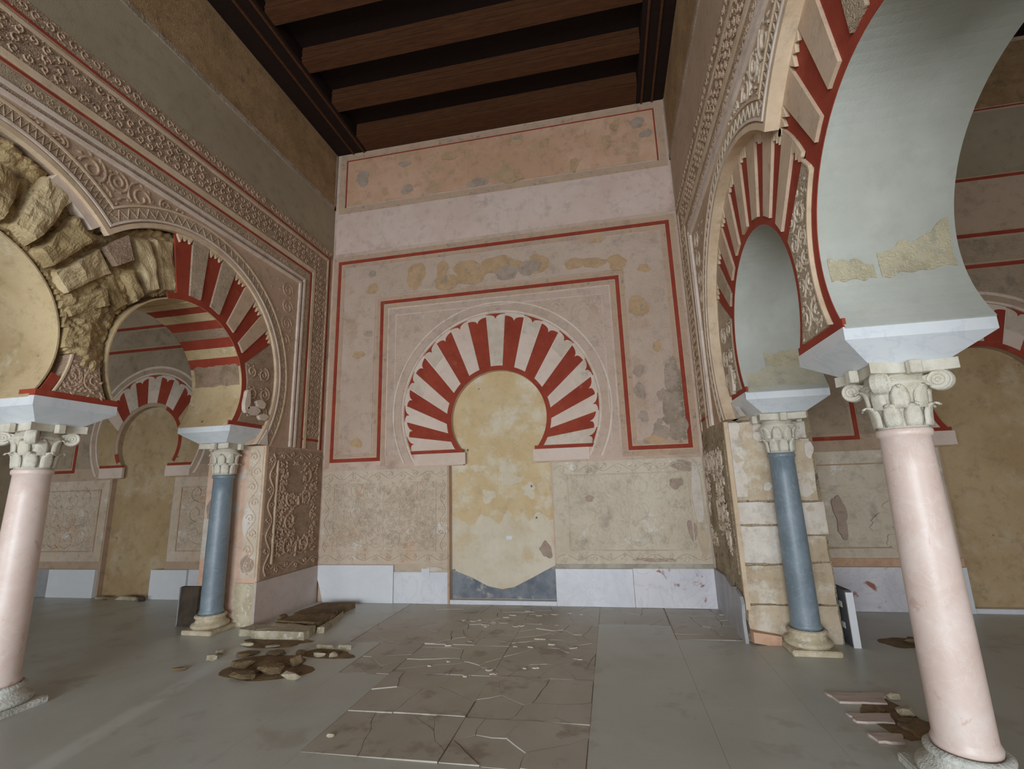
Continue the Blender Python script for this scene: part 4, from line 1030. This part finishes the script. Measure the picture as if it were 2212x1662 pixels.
# ------------------------------------------------------------------ columns
def leaf_mesh(bm, ang, r0, z0, h, w, curl):
    """acanthus leaf: hugs the bell, its tip bends out as a small tongue"""
    c, s = math.cos(ang), math.sin(ang); rows = []
    prof = [(0, .006, .85), (.2, .010, .95), (.4, .012, 1.0), (.6, .015, .95), (.78, .022, .75), (.90, .036, .5), (.97, .056, .34), (.94, .078, .26), (.84, .092, .14)]
    for t, dr0, ww in prof:
        row = []
        for k, dr in ((-1, -.012), (-.5, .003), (0, -.004), (.5, .003), (1, -.012)):
            x, y = r0+dr0*curl+dr, k*ww*w/2; row.append((x*c-y*s, x*s+y*c, z0+h*t))
        rows.append([bm.verts.new(p) for p in row])
    for a, b in zip(rows, rows[1:]):
        for k in range(4): bm.faces.new((a[k], a[k+1], b[k+1], b[k]))
def column(name, label, x, y, pink, worn=False, baseh=.19, impost=None, group=None):
    root = empty(name, (x, y, 0)); tag(root, label, 'column', group)
    r = .132 if pink else .122; top = 1.85 if pink else 1.83; zc = 2.215
    pl = .23 if pink else .205
    bm = bmesh.new(); add_box(bm, -pl, pl, -pl, pl, 0, .05); bmesh.ops.bevel(bm, geom=bm.edges[:], offset=.008, segments=2, affect='EDGES')
    ph = .05
    base = lathe('base', [(pl-.02, ph), (pl-.005, ph+.015), (pl, ph+.03), (pl-.008, ph+.05), (pl-.04, ph+.06), (r+.035, ph+.085), (r+.03, ph+.1), (r+.05, ph+.115), (r+.052, ph+.13), (r+.03, ph+.15), (r+.012, baseh+.0)], 'base_grey' if pink else 'base_stone', root)
    from_bm('plinth', bm, 'base_grey' if pink else 'base_stone', base)
    prof = [(r+.010, baseh), (r+.014, baseh+.03), (r+.004, baseh+.05)]
    for i in range(9):
        t = i/8; prof.append((r*(1.02-.10*t+.03*math.sin(t*PI)), baseh+.06+(top-.05-baseh-.06)*t))
    rt = r*.92; prof += [(rt+.010, top-.045), (rt+.014, top-.03), (rt+.014, top-.012), (rt+.004, top)]
    lathe('shaft', prof, 'shaft_pink' if pink else 'shaft_blue', root, 40)
    # capital
    h = zc-top
    cap = lathe('capital', [(rt-.002, top), (rt, top+.02), (rt+.004, top+h*.35), (rt+.018, top+h*.55), (rt+.05, top+h*.68), (rt+.055, top+h*.70), (rt+.03, top+h*.74), (rt+.02, top+h*.9)], 'capital_stone', root, 32)
    for row, (n, z0, hh, ww, off) in enumerate(((8, top+.01, h*.36, .085, 0), (8, top+h*.30, h*.38, .085, PI/8))):
        for k in range(n):
            b = bmesh.new(); leaf_mesh(b, off+2*PI*k/n, rt+.002+.010*row, z0, hh, ww, .8)
            o = from_bm('acanthus_leaf', b, 'capital_stone', cap, smooth=True)
            so = o.modifiers.new('thickness', 'SOLIDIFY'); so.thickness = .010; so.offset = -1
    # abacus with hollowed sides
    A = rt+.115; poly = []
    for s in range(4):
        a = s*PI/2
        for t in (-.92, -.72, -.45, -.2, 0, .2, .45, .72, .92):
            u = A*t; v = A*.97-(.055*(1-abs(t)**2)); poly.append((v*math.cos(a)-u*math.sin(a), v*math.sin(a)+u*math.cos(a)))
    prism('abacus', FLOOR, poly, top+h*.84, zc+.005, 'capital_stone', cap)
    for s in range(4):
        a = s*PI/2; b = bmesh.new(); add_box(b, -.03, .03, -.025, .025, top+h*.80, zc+.002)
        bmesh.ops.bevel(b, geom=b.edges[:], offset=.006, segments=1, affect='EDGES')
        bmesh.ops.rotate(b, verts=b.verts[:], cent=(0, 0, 0), matrix=Matrix.Rotation(PI/2, 3, 'Z'))
        bmesh.ops.translate(b, verts=b.verts[:], vec=(A*.92, 0, 0)); bmesh.ops.rotate(b, verts=b.verts[:], cent=(0, 0, 0), matrix=Matrix.Rotation(a, 3, 'Z'))
        from_bm('boss', b, 'capital_stone', cap)
    # volutes at the corners
    if not worn:
        for s in range(4):
            a = PI/4+s*PI/2; b = bmesh.new(); R_ = .058; seg = 20
            prof2 = [(0, .034), (.012, .040), (.016, .032), (.026, .032), (.030, .038), (.036, .032), (.046, .032), (.052, .036), (R_, .030), (R_+.004, .0), (R_, -.030), (.052, -.036), (.046, -.032), (.036, -.032), (.030, -.038), (.026, -.032), (.016, -.032), (.012, -.040), (0, -.034)]
            rings = []
            for (rr, yy) in prof2:
                rings.append([b.verts.new((rr*math.cos(2*PI*i/seg), yy, rr*math.sin(2*PI*i/seg))) for i in range(seg)] if rr > 0 else [b.verts.new((0, yy, 0))])
            for p, q in zip(rings, rings[1:]):
                for i in range(seg):
                    if len(p) == 1: b.faces.new((p[0], q[(i+1) % seg], q[i]))
                    elif len(q) == 1: b.faces.new((p[i], p[(i+1) % seg], q[0]))
                    else: b.faces.new((p[i], p[(i+1) % seg], q[(i+1) % seg], q[i]))
            # neck joining the scroll to the bell
            add_prism(b, Frame(lambda u, v, d: (u, d, v)), [(-.12, .02), (0, .052), (.02, .05), (-.02, -.02), (-.10, -.03)], -.026, .026)
            bmesh.ops.translate(b, verts=b.verts[:], vec=(rt+.095, 0, top+h*.70)); bmesh.ops.rotate(b, verts=b.verts[:], cent=(0, 0, 0), matrix=Matrix.Rotation(a, 3, 'Z'))
            from_bm('volute', b, 'capital_stone', cap)
    # impost block
    (tx0, tx1, ty0, ty1) = impost
    bm = bmesh.new()
    def ringv(x0, x1, y0, y1, z): return [bm.verts.new(p) for p in ((x0-x, y0-y, z), (x1-x, y0-y, z), (x1-x, y1-y, z), (x0-x, y1-y, z))]
    b0x, b1x = tx0+.17, tx1-.17; b0y = ty0+.15; b1y = ty1-(.15 if ty1 < 5 else 0)
    R = [ringv(b0x, b1x, b0y, b1y, zc), ringv(tx0, tx1, ty0, ty1, ZI-.075), ringv(tx0, tx1, ty0, ty1, ZI+.001)]
    for p, q in zip(R, R[1:]):
        for i in range(4): bm.faces.new((p[i], p[(i+1) % 4], q[(i+1) % 4], q[i]))
    bm.faces.new(R[0][::-1]); bm.faces.new(R[-1])
    from_bm('impost', bm, 'marble_impost', root)
    return root
cxl = XL+dvl-TW/2; cxr = XR-dvr+TW/2
il = (XL+dbl-.005, XL+dvl+.012); ir = (XR-dvr-.012, XR-dbr+.005)
iy = {0: (4.90, PY-.005), 1: (2.88, 3.54), 2: (.86, 1.52), 3: (-1.16, -.5)}
def hy(k): return iy[k]
column('column_with_capital', 'slender blue-grey marble column in front of left pier', cxl-.03, YCOL[0]-.04, False, True, impost=(*il, *iy[0]))
column('column_with_capital', 'pink marble column at the left edge under ruined arches', cxl, YCOL[1], True, impost=(*il, *iy[1]))
column('column_with_capital', 'slender blue-grey marble column in front of right pier', cxr, YCOL[0]-.04, False, True, impost=(*ir, *iy[0]))
column('column_with_capital', 'pink marble column nearest the viewer on the right', cxr, YCOL[1], True, impost=(*ir, *iy[1]))
column('column_with_capital', 'pink marble column standing left of the picture edge', cxl, YCOL[2], True, impost=(*il, *iy[2]))
column('column_with_capital', 'pink marble column standing right of the picture edge', cxr, YCOL[2], True, impost=(*ir, *iy[2]))

# ------------------------------------------------------------------ loose stones, slabs and rubble
def tilted(name, label, cat, poly, z0, th, mat, seed, tilt=(0, 0), edge=.006, group=None):
    """irregular flat stone: outline in floor coordinates, thickness th, slightly uneven top"""
    n = len(poly); cx = sum(p[0] for p in poly)/n; cy = sum(p[1] for p in poly)/n; bm = bmesh.new(); rnd = random.Random(seed)
    zl = lambda x, y: z0+x*tilt[0]+y*tilt[1]
    a = [bm.verts.new((p[0]-cx, p[1]-cy, zl(p[0]-cx, p[1]-cy))) for p in poly]
    b = [bm.verts.new(((p[0]-cx)*.985, (p[1]-cy)*.985, zl(p[0]-cx, p[1]-cy)+th+rnd.uniform(-edge, edge))) for p in poly]
    f1 = bm.faces.new(a)
    c = bm.verts.new((0, 0, zl(0, 0)+th))
    for i in range(n):
        j = (i+1) % n; bm.faces.new((a[i], a[j], b[j], b[i])); bm.faces.new((b[i], b[j], c))
    o = from_bm(name, bm, mat); o.location = (cx, cy, 0); return tag(o, label, cat, group)
def rock(name, label, cat, x, y, sx, sy, sz, mat, seed, group=None, z=0):
    rnd = random.Random(seed); bm = bmesh.new()
    for i in range(26):
        v = Vector((rnd.gauss(0, 1), rnd.gauss(0, 1), rnd.gauss(0, 1))).normalized()
        bm.verts.new((max(-.82, min(.82, v.x))*sx, max(-.82, min(.82, v.y))*sy, max(0, (max(-.7, min(.75, v.z))+.55))*sz/1.3))
    bmesh.ops.convex_hull(bm, input=bm.verts[:])
    for v in [v for v in bm.verts if not v.link_faces]: bm.verts.remove(v)
    zm = min(v.co.z for v in bm.verts)
    for v in bm.verts: v.co.z -= zm+.003
    o = from_bm(name, bm, mat); o.location = (x, y, z); o.rotation_euler.z = rnd.uniform(-.3, .3); return tag(o, label, cat, group)
def quad(x0, y0, x1, y1, x2, y2, x3, y3, seed, j=.02, n=4):
    rnd = random.Random(seed); P = [(x0, y0), (x1, y1), (x2, y2), (x3, y3)]; out = []
    for i in range(4):
        a, b = P[i], P[(i+1) % 4]
        for k in range(n):
            t = k/n; e = j if k else j*.3
            out.append((a[0]+(b[0]-a[0])*t+rnd.uniform(-e, e), a[1]+(b[1]-a[1])*t+rnd.uniform(-e, e)))
    return out
# slabs stacked against the left pier
tilted('marble_slab_fragment', 'broken pale slab at the front of the stack by left pier', 'slab', quad(-4.06, 5.08, -3.40, 5.09, -3.44, 5.36, -4.02, 5.40, 1), 0, .085, 'debris_stone', 1)
tilted('marble_slab_fragment', 'small pale block at the left end of the slab stack', 'slab', quad(-4.30, 5.16, -4.08, 5.17, -4.07, 5.40, -4.29, 5.38, 2), 0, .07, 'debris_stone', 2)
tilted('marble_slab_fragment', 'long tan slab in the middle of the stack by left pier', 'slab', quad(-4.04, 5.46, -3.50, 5.42, -3.46, 5.80, -3.96, 5.78, 3), 0, .095, 'debris_brown', 3, (.0, .0))
tilted('marble_slab_fragment', 'dark brown slab at the back of the stack below dado', 'slab', quad(-4.10, 5.88, -3.56, 5.84, -3.58, 6.48, -4.06, 6.42, 4), 0, .075, 'debris_brown', 4, (0, 0))
tilted('marble_slab_fragment', 'narrow tan shard along the right side of the slab stack', 'slab', quad(-3.42, 5.34, -3.34, 5.36, -3.50, 6.05, -3.44, 5.80, 5, .01), 0, .06, 'debris_stone', 5)
rock('rubble_stone', 'dark lump resting between tan and brown slabs of stack', 'stone', -4.12, 5.68, .08, .12, .10, 'debris_brown', 6)
# scattered fragments in the middle left of the floor
for i, (lab, x, y, a, b, c, m) in enumerate((
    ('flat white stone nearest the slab stack on the floor', -3.94, 4.87, .10, .035, .035, 'debris_stone'),
    ('small white stone, upper of two at left end of rubble', -4.04, 4.62, .05, .03, .04, 'debris_stone'),
    ('white wedge stone, lower of two at left end of rubble', -3.98, 4.44, .08, .04, .05, 'debris_stone'),
    ('lone small stone left of the light streak on floor', -4.06, 4.16, .08, .03, .03, 'debris_brown'),
    ('pale grey block in front of the brown rubble heap', -2.86, 4.12, .14, .045, .05, 'debris_stone'),
    ('flat brown stone at the left of the rubble heap', -3.52, 4.32, .14, .10, .06, 'debris_brown'),
    ('wide brown stone at the foot of the rubble heap', -3.30, 4.08, .16, .08, .05, 'debris_brown'),
    ('dark brown stone in the centre of the rubble heap', -3.14, 4.22, .15, .10, .07, 'debris_brown'),
    ('pointed brown stone at the back of the rubble heap', -3.02, 4.42, .08, .07, .09, 'debris_brown'),
    ('flat tan stone behind the rubble heap, left one', -3.70, 4.60, .14, .07, .035, 'debris_brown'),
    ('flat tan stone behind the rubble heap, middle one', -3.42, 4.66, .13, .07, .04, 'debris_brown'),
    ('tan stone behind the rubble heap, right one', -3.16, 4.70, .08, .05, .035, 'debris_brown'),
    ('pale sliver behind the rubble heap near slab stack', -3.62, 4.86, .09, .03, .02, 'debris_stone'),
    ('speckled long bar fragment, left of the pair on floor', -3.02, 4.88, .14, .03, .04, 'debris_stone'),
    ('speckled long bar fragment, right end of the pair', -2.79, 4.88, .10, .03, .045, 'debris_stone'),
    ('white block below the speckled bars, left half', -2.93, 4.64, .08, .03, .04, 'debris_stone'),
    ('white block below the speckled bars, right half', -2.78, 4.65, .05, .03, .045, 'debris_stone'),
    ('tiny white chip on the cracked slabs at front', -1.94, 3.25, .035, .018, .02, 'debris_stone'),
    ('white stone by the pink right column, upper one', 1.90, 4.30, .05, .04, .04, 'debris_stone'),
    ('white stone by the pink right column, lower one', 1.84, 4.05, .06, .06, .05, 'debris_stone'),
    ('pale stone at the far right of aisle floor', 2.75, 5.62, .12, .06, .05, 'debris_brown'),
    ('long pale stone lying at the left aisle end wall', -7.62, 6.66, .26, .05, .06, 'debris_stone'),
    ('flat pale stone by white panel at left aisle end', -8.15, 6.70, .20, .05, .04, 'debris_stone'),
    ('dark lump at the left aisle end wall', -7.28, 6.62, .06, .05, .07, 'slate_brown'))):
    rock('rubble_stone', lab, 'stone', x, y, a, b, c, m, 200+i)
# broken slab edges beside the right pink column
tilted('marble_slab_fragment', 'long broken slab edge beside right column, farthest of three', 'slab', quad(1.49, 4.17, 1.80, 4.18, 1.86, 4.36, 1.46, 4.34, 11, .01), 0, .014, 'marble_pinkgrey', 11, edge=.002)
tilted('marble_slab_fragment', 'long broken slab edge beside right column, middle of three', 'slab', quad(1.47, 3.88, 1.70, 3.89, 1.74, 4.02, 1.46, 4.00, 12, .01), 0, .013, 'marble_pinkgrey', 12, edge=.002)
tilted('marble_slab_fragment', 'short broken slab edge beside right column, nearest of three', 'slab', quad(1.48, 3.63, 1.62, 3.63, 1.66, 3.74, 1.46, 3.73, 13, .008), 0, .014, 'marble_pinkgrey', 13, edge=.002)
tilted('dust_heap', 'dark brown rubble dust behind the right pink column', 'rubble', irregular(1.84, 3.80, .16, .17, 14, 18, .3), 0, .02, 'dust', 14, edge=.004)
# slabs standing against the piers
def standing(name, label, x0, x1, y0, y1, h, mat, edge_mat, seed, lean=(0, 0), edge_side='x'):
    rnd = random.Random(seed); root = empty(name, ((x0+x1)/2, (y0+y1)/2, 0)); tag(root, label, 'slab')
    cx, cy = (x0+x1)/2, (y0+y1)/2
    bm = bmesh.new(); add_box(bm, x0-cx, x1-cx, y0-cy, y1-cy, 0, h)
    for v in bm.verts: v.co.x += lean[0]*v.co.z/h + (rnd.uniform(-.008, .008) if v.co.z > .1 else 0); v.co.y += lean[1]*v.co.z/h
    from_bm('sheet', bm, mat, root)
    return root
r_ = standing('leaning_stone_sheet', 'dark slab standing beside the left blue column on its aisle side', -5.42, -5.16, 5.44, 5.49, .46, 'slate_brown', None, 1, (0, .02))
prism('pale_edge', Frame(lambda u, v, d: (u, v, d)), rect(-.14, -.128, -.024, .026), 0, .455, 'marble_grey', r_)
r_ = standing('leaning_stone_sheet', 'dark slate slab with two white tags standing at right pier', 2.13, 2.19, 5.42, 5.82, .50, 'slate', None, 2, (-.0, .03))
prism('pale_edge', Frame(lambda u, v, d: (u, v, d)), rect(-.031, .031, -.215, -.198), 0, .49, 'marble_plain', r_)
for z in (.14, .33): prism('white_tag', Frame(lambda u, v, d: (-.031-d, u-.06, v)), rect(-.04, .02, z, z+.055), 0, .004, 'white_tag', r_)
r_ = empty('leaning_stone_sheet', (XR-.03, 5.60, 0)); tag(r_, 'grey shard with pale broken edge leaning on the right pier', 'slab')
prism('sheet', Frame(lambda u, v, d: (d+.02*v, u, v)), [(-.16, .0), (.17, .0), (.18, .40), (.06, .46), (-.10, .42), (-.15, .36), (-.12, .2)], -.02, .012, 'marble_grey', r_)
tilted('stone_wedge', 'pinkish triangular stone wedge at the foot of right pier', 'stone', [(1.26, 5.40), (1.52, 5.42), (1.50, 5.50), (1.25, 5.50)], 0, .10, 'panel_peach', 3, (-.16, 0), .004)
